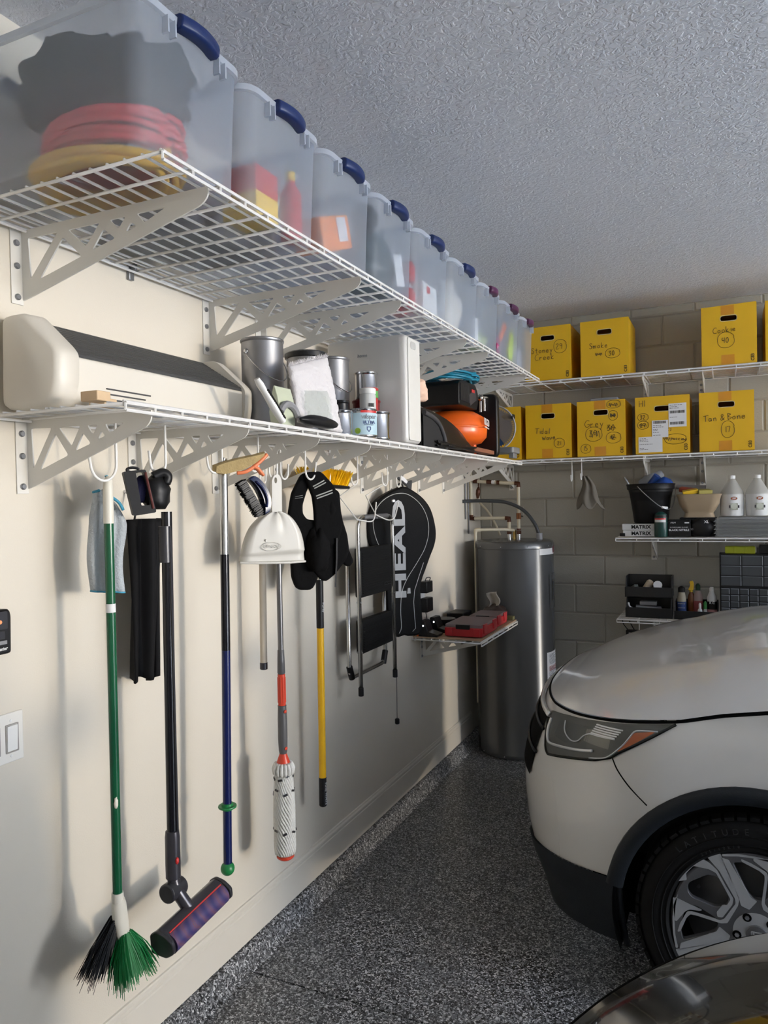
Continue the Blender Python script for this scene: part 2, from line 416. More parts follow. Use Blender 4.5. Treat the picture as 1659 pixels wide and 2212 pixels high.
def tote(y0, y1, label, hm=M_BLUE, z0=2.369, z1=2.668, x0=.07, x1=.578):
    cx, cy = (x0+x1)/2, (y0+y1)/2; hx, hy = (x1-x0)/2, (y1-y0)/2
    t = thing('storage_tote', label, 'tote', (cx, cy, z0), 'clear totes on the upper shelf')
    g = G(); rs = []
    for i, (k, dz) in enumerate(((.030,0),(.022,.002),(.018,.01),(.010,.16),(.004,z1-z0-.05),(.0,z1-z0-.006))):
        rs.append(ring(cx, cy, hx-.004-k*.7, hy-.003-k*.5, .04, z0+dz))
    g.loft(rs, True, False); g.build('tote_body', M_TOTE, t, smooth=60)
    g = G()      # rolled rim with a step under it
    rs = [ring(cx,cy,hx-.004,hy-.003,.042,z1-.020), ring(cx,cy,hx+.004,hy+.004,.05,z1-.018),
          ring(cx,cy,hx+.006,hy+.005,.055,z1-.004), ring(cx,cy,hx,hy,.05,z1), ring(cx,cy,hx-.014,hy-.014,.04,z1)]
    g.loft(rs, False, False); g.build('tote_rim', M_RIM, t, smooth=40)
    for s in (-1, 1):
        for dy in (.060, .082): G().box(x1-.008, x1+.010, cy+s*(dy+.012)-.002, cy+s*(dy+.012)+.002, z1-.052, z1-.018).build('rim_rib', M_RIM, t)
    for sgn, xx in ((1, x1), (-1, x0)):
        g = G(); hw = .062 if y1-y0 > .33 else .05
        sec = [(-.012,-.024),(.010,-.026),(.018,-.021),(.020,-.008),(.018,.003),(.010,.007),(-.012,.007)]
        rr = []
        for k in range(9):
            u = -1 + 2*k/8; bow = .012*(1-u*u)
            rr.append([(xx + sgn*(a+bow), cy+u*hw, z1+b-.002) for a, b in sec])
        g.loft(rr); g.build('handle', hm, t, smooth=50, bevel=.003)
    return t
def bumpy(c, r, seed, amp=.25, freq=2.2, seg=26, rings=16, squash=True):
    """soft lumpy closed form"""
    from mathutils import noise
    g = G().ball((0,0,0), 1, seg, rings); out = []
    for p in g.v:
        v = Vector(p); n = noise.noise(v*freq + Vector((seed*7.1, seed*3.3, seed))); n2 = noise.noise(v*freq*2.7 + Vector((seed, 9, seed*2)))
        v = v*(1 + amp*n + amp*.45*n2)
        out.append((c[0]+v.x*r[0], c[1]+v.y*r[1], c[2]+max(v.z, -.85 if squash else -9)*r[2]))
    g.v = out; return g
def coil(c, rad, r, turns, seed, spread=.02, ax=1.0, ay=1.0, layer=3):
    rnd = random.Random(seed); pts = []; n = 22
    for i in range(turns*n+1):
        a = 2*math.pi*i/n; k = i//n; ph = rnd.uniform(-1, 1) if i % n == 0 else ph
        q = rad*(1 - .11*(k % layer)) + spread*.25*math.sin(3*a+k)
        pts.append((c[0]+q*ax*math.cos(a)+ph*.004, c[1]+q*ay*math.sin(a), c[2] + (k//layer)*r*1.8 + .006*math.sin(2*a+k*1.7) + spread*.2*math.cos(a+k)))
    return G().tube(pts, r, 6)
T = [(1.115,1.470),(1.482,1.838),(1.850,2.180),(2.192,2.535),(2.548,2.915),(2.930,3.315),(3.330,3.655),(3.690,4.055),(4.070,4.375)]
tl = ['clear tote nearest the camera holding coiled red and yellow hoses, blue handles',
      'second clear tote with red and yellow packages, blue handles', 'clear tote holding an orange carton, blue handles, third from the front',
      'clear tote stuffed with a dark teal bag, blue handles', 'clear tote with red bottles at its left, blue handles', 'clear tote full of crumpled white cloth, last with blue handles',
      'clear tote of pale green things, first with plum handles', 'clear tote of neon toys, middle one with plum handles', 'clear tote of grey odds and ends, last on the shelf, plum handles']
for i, ((a, b), l) in enumerate(zip(T, tl)): tote(a, b, l, M_BLUE if i < 6 else M_PURP)
ZB = 2.379
M_REDH = mat('red hose rubber', (.60,.05,.06), .45); M_YELH = mat('yellow rope', (.75,.45,.06), .7)
M_GREYBAG = mat('grey green bag fabric', (.035,.040,.040), .8, bump=.3, bscale=60, var=.2)
def inside(g, name, label, cat, m, **k): return tag(g.build(name, m, **k), label, cat)
inside(coil((.33,1.285,ZB+.012), .135, .010, 6, 1, ax=1.35, ay=.92), 'coiled_rope', 'yellow coiled rope on the bottom of the nearest clear tote', 'rope', M_YELH, smooth=180)
inside(coil((.345,1.29,ZB+.062), .136, .008, 14, 2, ax=1.2, ay=.88), 'coiled_hose', 'red coiled hose lying on yellow rope in the nearest tote', 'hose', M_REDH, smooth=180)
inside(bumpy((.32,1.29,ZB+.222), (.22,.145,.092), 3, .3, 2.6, 40, 24), 'cloth_bag', 'dark grey cloth bag crumpled on top of the red hose in the nearest tote', 'bag', M_GREYBAG, smooth=180)
M_ORN = mat('orange carton', (.85,.26,.06), .6); M_RED = mat('red plastic', (.55,.03,.03), .4); M_YEL = mat('yellow plastic', (.85,.55,.03), .4)
M_WHITE = mat('white plastic', (.78,.78,.76), .4); M_GREY = mat('grey plastic', (.25,.25,.26), .5); M_BLACK = mat('black plastic', (.008,.008,.009), .42, spec=.3)
M_PAPER = mat('white paper label', (.74,.74,.74), .6); M_TEAL = mat('dark teal bag plastic', (.012,.045,.06), .35, var=.2)
t = thing('carton', 'red and yellow printed package in the second clear tote', 'box', (.48,1.585,ZB))
G().box(.44,.545,1.56,1.66,ZB,ZB+.065).build('carton_base', M_YEL, t, bevel=.003); G().box(.44,.545,1.56,1.66,ZB+.0651,ZB+.13).build('carton_top', M_RED, t, bevel=.003)
t = thing('bottle', 'red bottle standing at the right of the second clear tote', 'bottle', (.515,1.77,ZB))
G().lathe([(.0,0),(.028,0),(.03,.01),(.03,.13),(.012,.16),(.012,.17)], (.515,1.77,ZB), 18).build('bottle_body', M_RED, t); G().lathe([(.014,.165),(.014,.19),(0,.19)], (.515,1.77,ZB), 14).build('cap', M_YEL, t)
inside(G().box(.10,.36,1.55,1.80,ZB,ZB+.12), 'carton', 'grey carton at the back of the second clear tote', 'box', M_GREY, bevel=.006)
t = thing('carton', 'orange carton with white label tilted in the third tote', 'box', (.485,2.02,ZB))
G().obox((.485,2.0,ZB+.095), (.10,.19,.10), (0.35,0,0)).build('carton_body', M_ORN, t, bevel=.004); G().obox((.537,2.03,ZB+.115), (.003,.06,.07), (.35,0,0)).build('label', M_PAPER, t)
inside(G().obox((.25,1.885,ZB+.105), (.26,.008,.18), (.05,0,0)), 'cardboard_sheet', 'brown cardboard sheet standing in the third tote', 'cardboard', mat('brown cardboard', (.36,.25,.16), .8))
inside(bumpy((.455,2.375,ZB+.110), (.085,.125,.118), 5, .22, 1.8, 34, 20), 'plastic_bag', 'dark teal bag filling the lower half of the fourth tote', 'bag', M_TEAL, smooth=180)
inside(bumpy((.49,2.285,ZB+.238), (.045,.045,.050), 6, .2), 'cloth_roll', 'black cloth roll poking up above the teal bag', 'cloth', mat('black cloth', (.012,.013,.015), .85, bump=.3), smooth=180)
inside(G().obox((.545,2.445,ZB+.10), (.004,.07,.11), (.25,0,0)), 'paper_sheet', 'white paper standing against the front of the fourth tote', 'paper', M_PAPER)
for k, (x, y, z) in enumerate(((.515,2.600,0),(.515,2.600,.10),(.45,2.665,0))):
    t = thing('bottle', ['red bottle lowest at the left of the fifth tote','red bottle stacked above another in the fifth tote','red bottle behind others in the fifth tote'][k], 'bottle', (x,y,ZB+z), 'red bottles in the fifth tote')
    G().lathe([(0,0),(.026,0),(.028,.008),(.028,.060),(.016,.078)], (x,y,ZB+z), 16).build('bottle_body', M_RED, t); G().lathe([(.014,.078),(.014,.098),(0,.098)], (x,y,ZB+z), 12).build('cap', M_STEEL, t)
t = thing('carton', 'white carton with a small red tab at the right of the fifth tote', 'box', (.46,2.80,ZB))
G().box(.40,.53,2.72,2.87,ZB,ZB+.14).build('carton_body', M_WHITE, t, bevel=.005); G().box(.531,.533,2.755,2.785,ZB+.10,ZB+.125).build('red_tab', M_RED, t)
inside(bumpy((.45,3.13,ZB+.125), (.085,.13,.130), 8, .26, 2.6, 38, 24), 'cloth_bundle', 'crumpled off-white cloth filling the sixth tote', 'cloth', mat('off white cloth', (.66,.63,.58), .9, bump=.3, bscale=90), smooth=180)
inside(bumpy((.45,3.53,ZB+.055), (.085,.09,.058), 9, .2), 'plastic_bag', 'pale green bag lying in the first plum handled tote', 'bag', mat('pale green bag', (.42,.52,.30), .5), smooth=180)
inside(G().lathe([(0,0),(.028,0),(.028,.13),(0,.13)], (.512,3.385,ZB), 16), 'roll', 'white paper roll at the left of the pale green tote', 'roll', M_PAPER)
NEON = mat('neon yellow plastic', (.62,.85,.05), .4); NORN = mat('neon orange plastic', (.95,.18,.05), .4); MAG = mat('magenta plastic', (.35,.02,.12), .35)
inside(G().lathe([(.018,-.014),(.050,-.012),(.056,0),(.050,.012),(.018,.014)], (.525,3.755,ZB+.062), 22, (1,.3,0)), 'ring_toy', 'magenta ring standing at the left of the neon toy tote', 'toy', MAG)
inside(G().prism(rounded([(-.06,-.03),(.02,-.07),(.06,.06),(.04,.12),(-.01,.05)], .01), lambda a,b,h: (.540+h, 3.955+a, ZB+.082+b), -.006, .006), 'flipper_toy', 'neon yellow fin shaped toy leaning in the neon toy tote', 'toy', NEON)
inside(G().obox((.515,3.90,ZB+.17), (.016,.15,.035), (.7,0,0)), 'stick_toy', 'neon orange bar lying across toys in the neon toy tote', 'toy', NORN, bevel=.004)
inside(bumpy((.40,3.87,ZB+.05), (.07,.11,.05), 12, .2), 'cloth_bundle', 'grey cloth at the back of the neon toy tote', 'cloth', M_GREYBAG, smooth=180)
inside(bumpy((.46,4.22,ZB+.08), (.075,.10,.085), 14, .3), 'cloth_bundle', 'grey crumpled cloth in the last plum handled tote', 'cloth', mat('grey cloth', (.30,.31,.34), .9), smooth=180)
# ------------------------------------------------------------------ things on the lower shelf
ZL = 1.8925
# air conditioner head
M_ACW = mat('ivory appliance plastic', (.70,.66,.58), .38, var=.02); M_ACM = mat('dark grille mesh', (.055,.055,.055), .6)
t = thing('air_conditioner', 'long ivory wall air conditioner with dark top grille lying on lower shelf', 'air conditioner', (.12,1.6,ZL))
P = [(.03,.008),(.185,.008),(.205,.03),(.206,.118),(.198,.128),(.05,.222),(.03,.222)]
G().prism(rounded(P, .010), lambda a,b,h: (a, h, ZL+b), 1.285, 1.965).build('housing', M_ACW, t)
for k in range(12):
    u = k/11; G().obox((.1985-u*.142, 1.627, ZL+.134+u*.089), (.0105, .672, .004), (0, .56, 0)).build('grille_slat', M_ACM, t)
G().prism([(.205,.122),(.203,.130),(.054,.224),(.045,.218)], lambda a,b,h: (a,h,ZL+b), 1.287, 1.963).build('grille_bed', M_ACM, t)
P2 = [(.024,.0),(.180,.0),(.205,.018),(.218,.06),(.219,.125),(.205,.142),(.105,.230),(.03,.230)]
def acap(ys):
    rs = []
    for y, k in ys: rs.append([(.115+(a-.115)*k, y, ZL+.11+(b-.11)*k) for a, b in rounded(P2, .022)])
    G().loft(rs).build('end_cap', M_ACW, t, smooth=50)
acap(((1.228,.84),(1.233,.93),(1.248,.985),(1.290,1.0),(1.293,.97))); acap(((1.955,.985),(1.958,1.0),(1.985,.99),(1.998,.95),(2.003,.86)))
for k in range(3): G().box(.2062,.2085,1.385,1.50+.02*k,ZL+.030+.013*k,ZL+.0335+.013*k).build('vent_slot', M_ACM, t)
M_WOOD = mat('raw pine', (.62,.45,.28), .7, var=.12, vscale=30)
for nm, (x, y) in (('wood block under the front corner of the air conditioner', (.225,1.33)), ('wood block at the left end of the lower shelf', (.30,1.235))):
    tag(G().box(x, x+.05, y-.02, y+.02, ZL, ZL+.022).build('wood_block', M_WOOD, bevel=.002), nm, 'block')
tag(G().prism([(0,1.88),(.014,1.88),(.014,2.085),(0,2.085)], lambda a,b,h: (a+.001,h,b), .55, 1.17).build('wood_board', mat('grey brown plank', (.16,.115,.085), .7, bump=.2, bscale=40, var=.25, vscale=20)),
    'grey brown wood board mounted on the wall left of the air conditioner', 'board')
# buckets, cans and bottles
M_CAN = mat('grey can metal', (.33,.33,.34), .36, .85); M_TIN = mat('bright tin', (.62,.62,.63), .16, 1, var=.05); M_LID = mat('black lid plastic', (.01,.01,.011), .25)
def can(name, label, cat, x, y, r, z1, m, lid=None, bail=None, group=None, z0=ZL):
    t = thing(name, label, cat, (x,y,z0), group); h = z1-z0
    G().lathe([(0,.004),(r-.004,.004),(r-.002,0),(r,.003),(r,.008),(r-.0015,.012),(r-.0015,h-.012),(r+.001,h-.009),(r+.002,h-.003),(r,h),(r-.007,h),(r-.008,h-.006),(0,h-.006)], (x,y,z0), 32).build('can_body', m, t)
    if lid: G().lathe([(r+.003,-.012),(r+.006,-.010),(r+.006,.006),(r-.004,.012),(r-.012,.006),(0,.006)], (x,y,z1), 32).build('lid', lid, t)
    if bail:
        a, zz = bail
        ex = Vector((math.sin(R(a)), -math.cos(R(a)), 0)); up = Vector((math.cos(R(a)), math.sin(R(a)), 0))
        c = Vector((x,y,z1-.045))
        pts = [c - ex*(r+.004)] + [c + (-ex*math.cos(R(q)))*(r+.008) + (up*.75+Vector((0,0,-.9)))*math.sin(R(q))*zz for q in range(10,171,16)] + [c + ex*(r+.004)]
        G().tube(pts, .0018, 6).build('wire_handle', M_TIN, t)
        for s in (-1, 1): G().lathe([(0,.005),(.005,.004),(.009,.001),(.010,-.002)], c+ex*s*(r+.001), 14, ex*s).build('ear', M_TIN, t)
    return t
can('paint_bucket', 'tall grey metal bucket with wire handle right of the air conditioner', 'bucket', .2, 2.083, .071, 2.20, M_CAN, bail=(-15,.11))
can('paint_bucket', 'grey bucket with glossy black lid behind the white fluffy cloth', 'bucket', .2, 2.37, .074, 2.195, M_CAN, lid=M_LID)
can('paint_bucket', 'grey metal bucket with wire handle just right of the fluffy cloth', 'bucket', .2, 2.565, .068, 2.217, M_CAN, bail=(-10,.10))
can('tin_can', 'bright tin quart can standing on two red cans', 'can', .29, 2.68, .047, 2.172, M_TIN, z0=2.062)
t = can('paint_can', 'dark red paint can under the tin quart can', 'can', .29, 2.68, .056, 2.06, mat('dark red can', (.16,.012,.015), .3))
t = can('paint_can', 'small red and green labelled can standing on a tin behind the white jar', 'can', .34, 2.607, .034, 2.096, mat('red label can', (.45,.03,.03), .35), z0=2.002)
G().lathe([(.0343,.055),(.0343,.082)], (.34,2.607,2.002), 32, cap=False).build('label_band', mat('green label', (.10,.35,.08), .5), t)
can('paint_can', 'small black can between the buckets and the paint tins', 'can', .305, 2.43, .032, 2.03, M_LID)
can('tin_can', 'bright tin can beside the fluffy cloth, half behind the blue label can', 'can', .335, 2.37, .045, 1.985, M_TIN)
t = can('paint_can', 'paint can with pale blue label in front of the red can', 'can', .375, 2.47, .0535, 1.997, M_TIN)
M_VLAB = mat('pale blue label', (.42,.58,.66), .5); M_INK = mat('navy print', (.02,.05,.18), .6)
G().lathe([(.0540,.008),(.0540,.088)], (.375,2.47,ZL), 40, a0=R(-150), a1=R(30)).build('label', M_VLAB, t)
G().lathe([(.0543,.008),(.0543,.088)], (.375,2.47,ZL), 20, a0=R(-150), a1=R(-104)).build('white_panel', M_PAPER, t)
G().lathe([(.0545,.088),(.0545,.097)], (.375,2.47,ZL), 20, a0=R(-70), a1=R(10)).build('red_band', M_RED, t)
def on_can(body, size, ang, z, m, x=.375, y=2.47, r=.0548, **k):
    n = Vector((math.cos(R(ang)), math.sin(R(ang)), 0)); u = Vector((-n.y, n.x, 0))
    return text(body, size, frame(Vector((x,y,z)) + n*r, u, (0,0,1)), m, t, **k)
M_GPRINT = mat('grey print', (.16,.18,.20), .6)
on_can('valspar', .024, -38, ZL+.073, M_GPRINT, space=.9); on_can('ULTRA', .016, -38, ZL+.052, M_INK, off=.0004); on_can('INTERIOR PAINT', .005, -38, ZL+.043, M_INK)
n = Vector((math.cos(R(-38)), math.sin(R(-38)), 0)); u = Vector((-n.y, n.x, 0)); fm = frame(Vector((.375,2.47,ZL+.028)) + n*.0548, u, (0,0,1))
link('shield', plate([(-.008,.009),(.008,.009),(.008,-.002),(0,-.011),(-.008,-.002)], [[(-.005,.006),(.005,.006),(.005,-.001),(0,-.007),(-.005,-.001)]], .0006, fm), M_INK, t, 0)
n = Vector((math.cos(R(-82)), math.sin(R(-82)), 0)); G().lathe([(0,.0005),(.011,.0005)], Vector((.375,2.47,ZL+.022))+n*.0548, 20, n).build('green_dot', mat('lime print', (.42,.62,.08), .6), t)
can('tin_can', 'shiny tin can right of the blue label can at the shelf edge', 'can', .375, 2.60, .049, 2.0, M_TIN)
# small jar on the tin cans
t = thing('jar', 'small white labelled jar on top of the paint can with blue label', 'jar', (.37,2.53,1.998))
G().lathe([(0,0),(.03,0),(.031,.004),(.031,.055),(.028,.062)], (.37,2.53,2.0005), 24).build('jar_body', mat('grey jar', (.55,.56,.55), .35), t)
G().lathe([(.03,.062),(.031,.064),(.031,.08),(.028,.083),(0,.083)], (.37,2.53,2.0005), 24).build('cap', M_WHITE, t)
g = G(); n = Vector((math.cos(R(-40)), math.sin(R(-40)), 0)); u = Vector((-n.y, n.x, 0))
for k in range(9):
    c = Vector((.37,2.53,2.018)) + n*.0315 + u*(-.010+k*.0026); g.obox(c, (.0016 if k % 3 else .0009, .001, .014), (0,0,R(50)))
g.build('barcode', M_BLACK, t)
# big white dehumidifier case
t = thing('dehumidifier', 'tall white appliance box standing on the lower shelf by the compressor', 'appliance', (.25,2.86,ZL))
g = G(); rs = []
for y, k in ((2.775,.010),(2.782,.003),(2.79,0),(2.92,0),(2.93,.006)):
    rs.append([(a, y, b) for a, b in rounded([(.06+k,ZL+k),(.425-k,ZL+k),(.425-k,2.335-k),(.06+k,2.335-k)], .022)])
g.loft(rs); g.build('case', mat('white appliance shell', (.63,.62,.60), .3, var=.015), t, smooth=60)
G().prism(rrect(.125,.42,.012), lambda a,b,h: (.4255+h, 2.855+a, 2.113+b), 0, .004).build('front_panel', mat('white appliance front', (.72,.71,.67), .3), t, bevel=.0015)
G().prism(rrect(.055,.03,.012), lambda a,b,h: (.4292+h, 2.845+a, 2.295+b), 0, .002).build('grip_recess', mat('pale recess', (.5,.5,.48), .5), t, bevel=.001)
text('home', .020, frame((.23,2.7735,2.262), (1,0,0), (0,0,1)), M_GPRINT, t, shear=.1)
# fluffy white pad in its clear bag, tool, pouches
def pad():
    from mathutils import noise
    t = thing('fluffy_pad', 'white fluffy cleaning pad standing in front of buckets', 'cloth', (.37,2.10,ZL))
    a, b, c, d = Vector((.385,2.0,ZL+.015)), Vector((.385,2.285,ZL)), Vector((.36,2.235,2.156)), Vector((.355,1.995,2.088))
    rs = []
    nn = Vector((1,0,.05)).normalized()
    g = G()
    def surf(sg):
        def f(u, v):
            p = (a*(1-u)+b*u)*(1-v) + (d*(1-u)+c*u)*v
            e = min(u,1-u,v,1-v); th = .016*min(1,(e*9))**.5
            n = noise.noise(Vector((u*9, v*12, sg*3)))*.006 + noise.noise(Vector((u*30, v*34, sg)))*.004
            return p + nn*sg*(th + (n if e > .001 else 0))
        return f
    g.grid(surf(1), 40, 44); g.grid(surf(-1), 40, 44)
    M = mat('white plush', (.64,.62,.63), .95, bump=.8, bscale=140, var=.05)
    g.build('pad', M, t, smooth=180)
    rnd = random.Random(5); fz = G()
    for i in range(260):
        u = rnd.random(); v = 1
        p = surf(1)(u, v); q = p + Vector((rnd.uniform(0,.008), rnd.uniform(-.007,.007), rnd.uniform(0,.014) if v == 1 else rnd.uniform(-.008,.006)))
        fz.tube([p, q], [.0022, .0006], 3)
    tag(fz.build('fuzz', M, t, smooth=0), kind='stuff')
    bag = G().grid(lambda u, v: surf(1)(.08+u*.6, v*.55) + Vector((.010+.004*math.sin(u*14+v*9), 0, 0)), 16, 14)
    bag.build('clear_wrap', plastic_material('clear film', (.55,.62,.45), .72), t, smooth=180)
pad()
t = thing('scraper', 'white plastic grout brush with dark bristle slots leaning at the shelf edge', 'tool', (.36,1.85,ZL))
g = G(); p0 = Vector((.372,1.795,2.018)); p1 = Vector((.40,1.885,ZL+.006))
g.tube([p0, p0.lerp(p1,.12), p0.lerp(p1,.3), p0.lerp(p1,.65), p1], [.010,.0135,.012,.015,.013], 10, flat=.7); g.build('handle', M_WHITE, t, smooth=60)
g = G()
for k in range(13): g.obox(p0.lerp(p1, .30+k*.05)+Vector((.012,.002,.002)), (.008,.011,.0042), (-.65,0,0))
g.build('slots', M_BLACK, t)
t = thing('zip_pouch', 'pale green clear pouch with a grey part inside', 'pouch', (.38,1.94,ZL))
g = G()
g.loft([[(.372+sx*th*.9, y, z) for sx, y in ((-1,1.885),(-1,1.975),(1,1.975),(1,1.885))] for z, th in ((ZL,.016),(ZL+.04,.022),(ZL+.085,.013),(ZL+.118,.002))])
g.build('pouch_body', mat('pale green film', (.52,.56,.42), .25, bump=.4, bscale=30), t, smooth=50, bevel=.006)
G().tube(arc((.397,1.925,ZL+.012), .052, 20, 150, 10, (0,1,0), (0,0,1)), .011, 8).build('grey_part', M_GREY, t)
tag(bumpy((.432,2.05,ZL+.018), (.022,.115,.020), 21, .12, 1.5).build('black_pouch', M_BLACK, smooth=180), 'flat black pouch lying at the shelf edge below the fluffy pad', 'pouch')
# peach cloth, compressor with hose, arched shroud, cables
tag(bumpy((.335,3.10,2.148), (.05,.07,.055), 31, .35, 2.2).build('peach_cloth', mat('peach cloth', (.80,.55,.42), .9, bump=.4), smooth=180), 'peach coloured cloth bunched between white appliance and compressor', 'cloth')
M_ORANGE = mat('orange enamel', (.80,.13,.015), .28, var=.04)
t = thing('air_compressor', 'orange pancake air compressor with black motor on the lower shelf', 'compressor', (.24,3.90,ZL))
C = Vector((.230,3.89,ZL))
G().lathe([(0,.055),(.10,.057),(.155,.07),(.182,.10),(.186,.13),(.186,.17),(.17,.21),(.12,.24),(0,.25)], C, 40).build('tank', M_ORANGE, t, smooth=60)
G().lathe([(.1865,.145),(.1885,.148),(.1885,.155),(.1865,.158)], C, 40).build('tank_seam', M_ORANGE, t)
g = G()
for a in (-60, 30, 120, 210):
    d = Vector((math.cos(R(a)), math.sin(R(a)), 0)); g.cyl(C+d*.115, C+d*.115+Vector((0,0,.09)), .014, 10)
g.build('feet', M_ORANGE, t)
n = Vector((math.cos(R(8)), math.sin(R(8)), 0)); u = Vector((-n.y, n.x, 0))
text('RIDGID', .052, frame(C+Vector((0,0,.178))+n*.1875, u, (0,0,1)), M_PAPER, t, off=.0012)
g = G(); g.obox(C+Vector((0,0,.150))+n*.187, (.004,.14,.006), (0,0,R(8))); g.build('underline', M_PAPER, t)
g = G(); mb = [(-.19,.25),(.11,.25),(.135,.29),(.135,.345),(.09,.385),(-.15,.385),(-.19,.36)]
g.prism(rounded(mb, .015), lambda a,b,h: (C.x+h, C.y-.08+a, ZL+b), -.10, .13); g.build('motor_shroud', M_BLACK, t, bevel=.004)
g = G()
for k in range(12): g.box(C.x+.1295, C.x+.135, C.y-.25+k*.0125, C.y-.244+k*.0125, ZL+.275, ZL+.365)
g.build('cooling_fins', mat('charcoal fins', (.03,.03,.032), .5), t)
G().obox((C.x+.132, C.y-.04, ZL+.345), (.006,.045,.018)).build('red_switch', M_RED, t, bevel=.002)
G().obox((C.x+.131, C.y-.05, ZL+.31), (.006,.12,.06), (.35,0,0)).build('side_badge', mat('charcoal badge', (.045,.045,.05), .4), t, bevel=.002)
g = G(); g.ball(C+Vector((.12,.13,.33)), .020); g.cyl(C+Vector((.12,.13,.25)), C+Vector((.12,.13,.35)), .008, 10); g.cyl(C+Vector((.10,.10,.335)), C+Vector((.15,.19,.335)), .007, 10); g.cyl(C+Vector((.13,.17,.26)), C+Vector((.13,.17,.335)), .009, 10)
g.build('brass_fittings', mat('chrome fittings', (.6,.55,.5), .2, 1), t)
g = G(); g.prism(rrect(.34,.36,.04), lambda a,b,h: (C.x+.03+a, C.y+.205+h, ZL+.175+b), -.025, .025); g.build('control_panel', M_BLACK, t, bevel=.008)
M_HOSE = mat('teal hose', (.015,.22,.34), .35, var=.1)
tag(coil((.25,3.80,2.290), .165, .0070, 9, 9, .03, ax=.85, ay=1.2).build('air_hose', M_HOSE, smooth=180), 'teal blue air hose coiled on top of the compressor', 'hose')
t = thing('tool_housing', 'arched black plastic housing with grey lip in front of the compressor', 'tool', (.36,3.35,ZL))
def archp(u, v):
    y = 2.985 + u*.80
    top = .185*max(0, 1-((u-.06)/.96)**2)**.55 if u > .06 else .185*(1-((.06-u)/.12)**2)
    return y, top
g = G(); rs = []
for k in range(25):
    u = k/24; y, tp = archp(u, 0); wv = .075
    rs.append([(.40-.02*u, y, ZL), (.405-.02*u, y, ZL+tp*.55), (.392-.03*u, y, ZL+tp*.92), (.365-.04*u, y, ZL+tp), (.34-.04*u, y, ZL+tp*.94), (.335-.03*u, y, ZL+tp*.5), (.335-.03*u, y, ZL)])
g.loft(rs); g.build('shell', M_BLACK, t, smooth=50)
lip = [(.412,3.00,ZL+.145),(.412,3.12,ZL+.13),(.412,3.20,ZL+.10),(.412,3.25,ZL+.05),(.412,3.27,ZL+.004)]
G().tube(spline(lip), .011, 8).build('lip', mat('charcoal lip', (.06,.06,.065), .4), t, smooth=60)
G().prism([(2.995,.0),(3.25,.0),(3.235,.05),(3.19,.095),(3.12,.122),(2.995,.135)], lambda a,b,h: (.406+h, a, ZL+b), 0, .003).build('opening', M_DARK, t)
rnd = random.Random(11); cg = G()
pts = [(.424+rnd.uniform(-.004,.010), 3.12+.55*abs(math.sin(k*.9))*rnd.uniform(.6,1), ZL+.008+rnd.uniform(0,.022)) for k in range(26)]
cg.tube(spline(pts, 5), .0045, 6); tag(cg.build('cable_tangle', M_BLACK, smooth=180), 'tangled black power cord along the front of the shelf by the compressor', 'cable')
tag(G().obox((.395,3.86,ZL+.022), (.05,.42,.022), (0,0,.05)).build('wood_plank', mat('red brown plank', (.26,.10,.055), .6, bump=.2, bscale=50, var=.2, vscale=30), bevel=.003), 'red brown wooden plank at the shelf edge under the compressor', 'plank')
# mitre saw
t = thing('miter_saw', 'miter saw with blue toothed blade at the corner end of the lower shelf', 'saw', (.33,4.36,ZL))
g = G(); g.prism(rrect(.30,.16,.02), lambda a,b,h: (.32+a, 4.34+b, ZL+h), .03, .065); g.box(.43,.46,4.30,4.38,ZL,ZL+.05); g.box(.20,.23,4.30,4.38,ZL,ZL+.05); g.build('base', mat('grey cast base', (.16,.165,.17), .45), t, bevel=.004)
bc = Vector((.305,4.40,2.085)); bn = Vector((.25,-1,0)).normalized(); bu = Vector((1,.25,0)).normalized(); bz = Vector((0,0,1))
out = []
for k in range(60):
    a = 2*math.pi*k/60
    out += [((.118)*math.cos(a), .118*math.sin(a)), ((.127)*math.cos(a+.02), .127*math.sin(a+.02)), (.127*math.cos(a+.045), .127*math.sin(a+.045)), (.118*math.cos(a+.06), .118*math.sin(a+.06))]
link('blade', plate(out, [], .003, frame(bc, bu, bz)), mat('blue blade steel', (.02,.07,.20), .35, .6), t, 0)
G().lathe([(0,.02),(.022,.02),(.03,.012),(.04,.006),(.045,0)], bc+bn*.003, 24, bn).build('arbor_cap', M_BLACK, t)
gp = [(.0,.0)] + [(.135*math.cos(R(a)), .135*math.sin(R(a))) for a in range(-55, 96, 10)]
link('blade_guard', plate(gp, [], .004, frame(bc+bn*.012, bu, bz)), plastic_material('smoky guard', (.35,.28,.2), .62), t, 0)
g = G(); g.tube(arc(bc+bn*.01, .137, -60, 100, 16, bu, bz), .006, 6); g.tube([bc+bn*.02, bc+bn*.02+bu*.03+bz*.13], .003, 6); g.build('guard_rim', M_GREY, t)
G().tube([bc-bn*.05+bz*.05-bu*.04, bc-bn*.03+bz*.07+bu*.05, bc+bz*.06+bu*.13], [.028,.03,.02], 10).build('motor', M_BLACK, t, smooth=60)
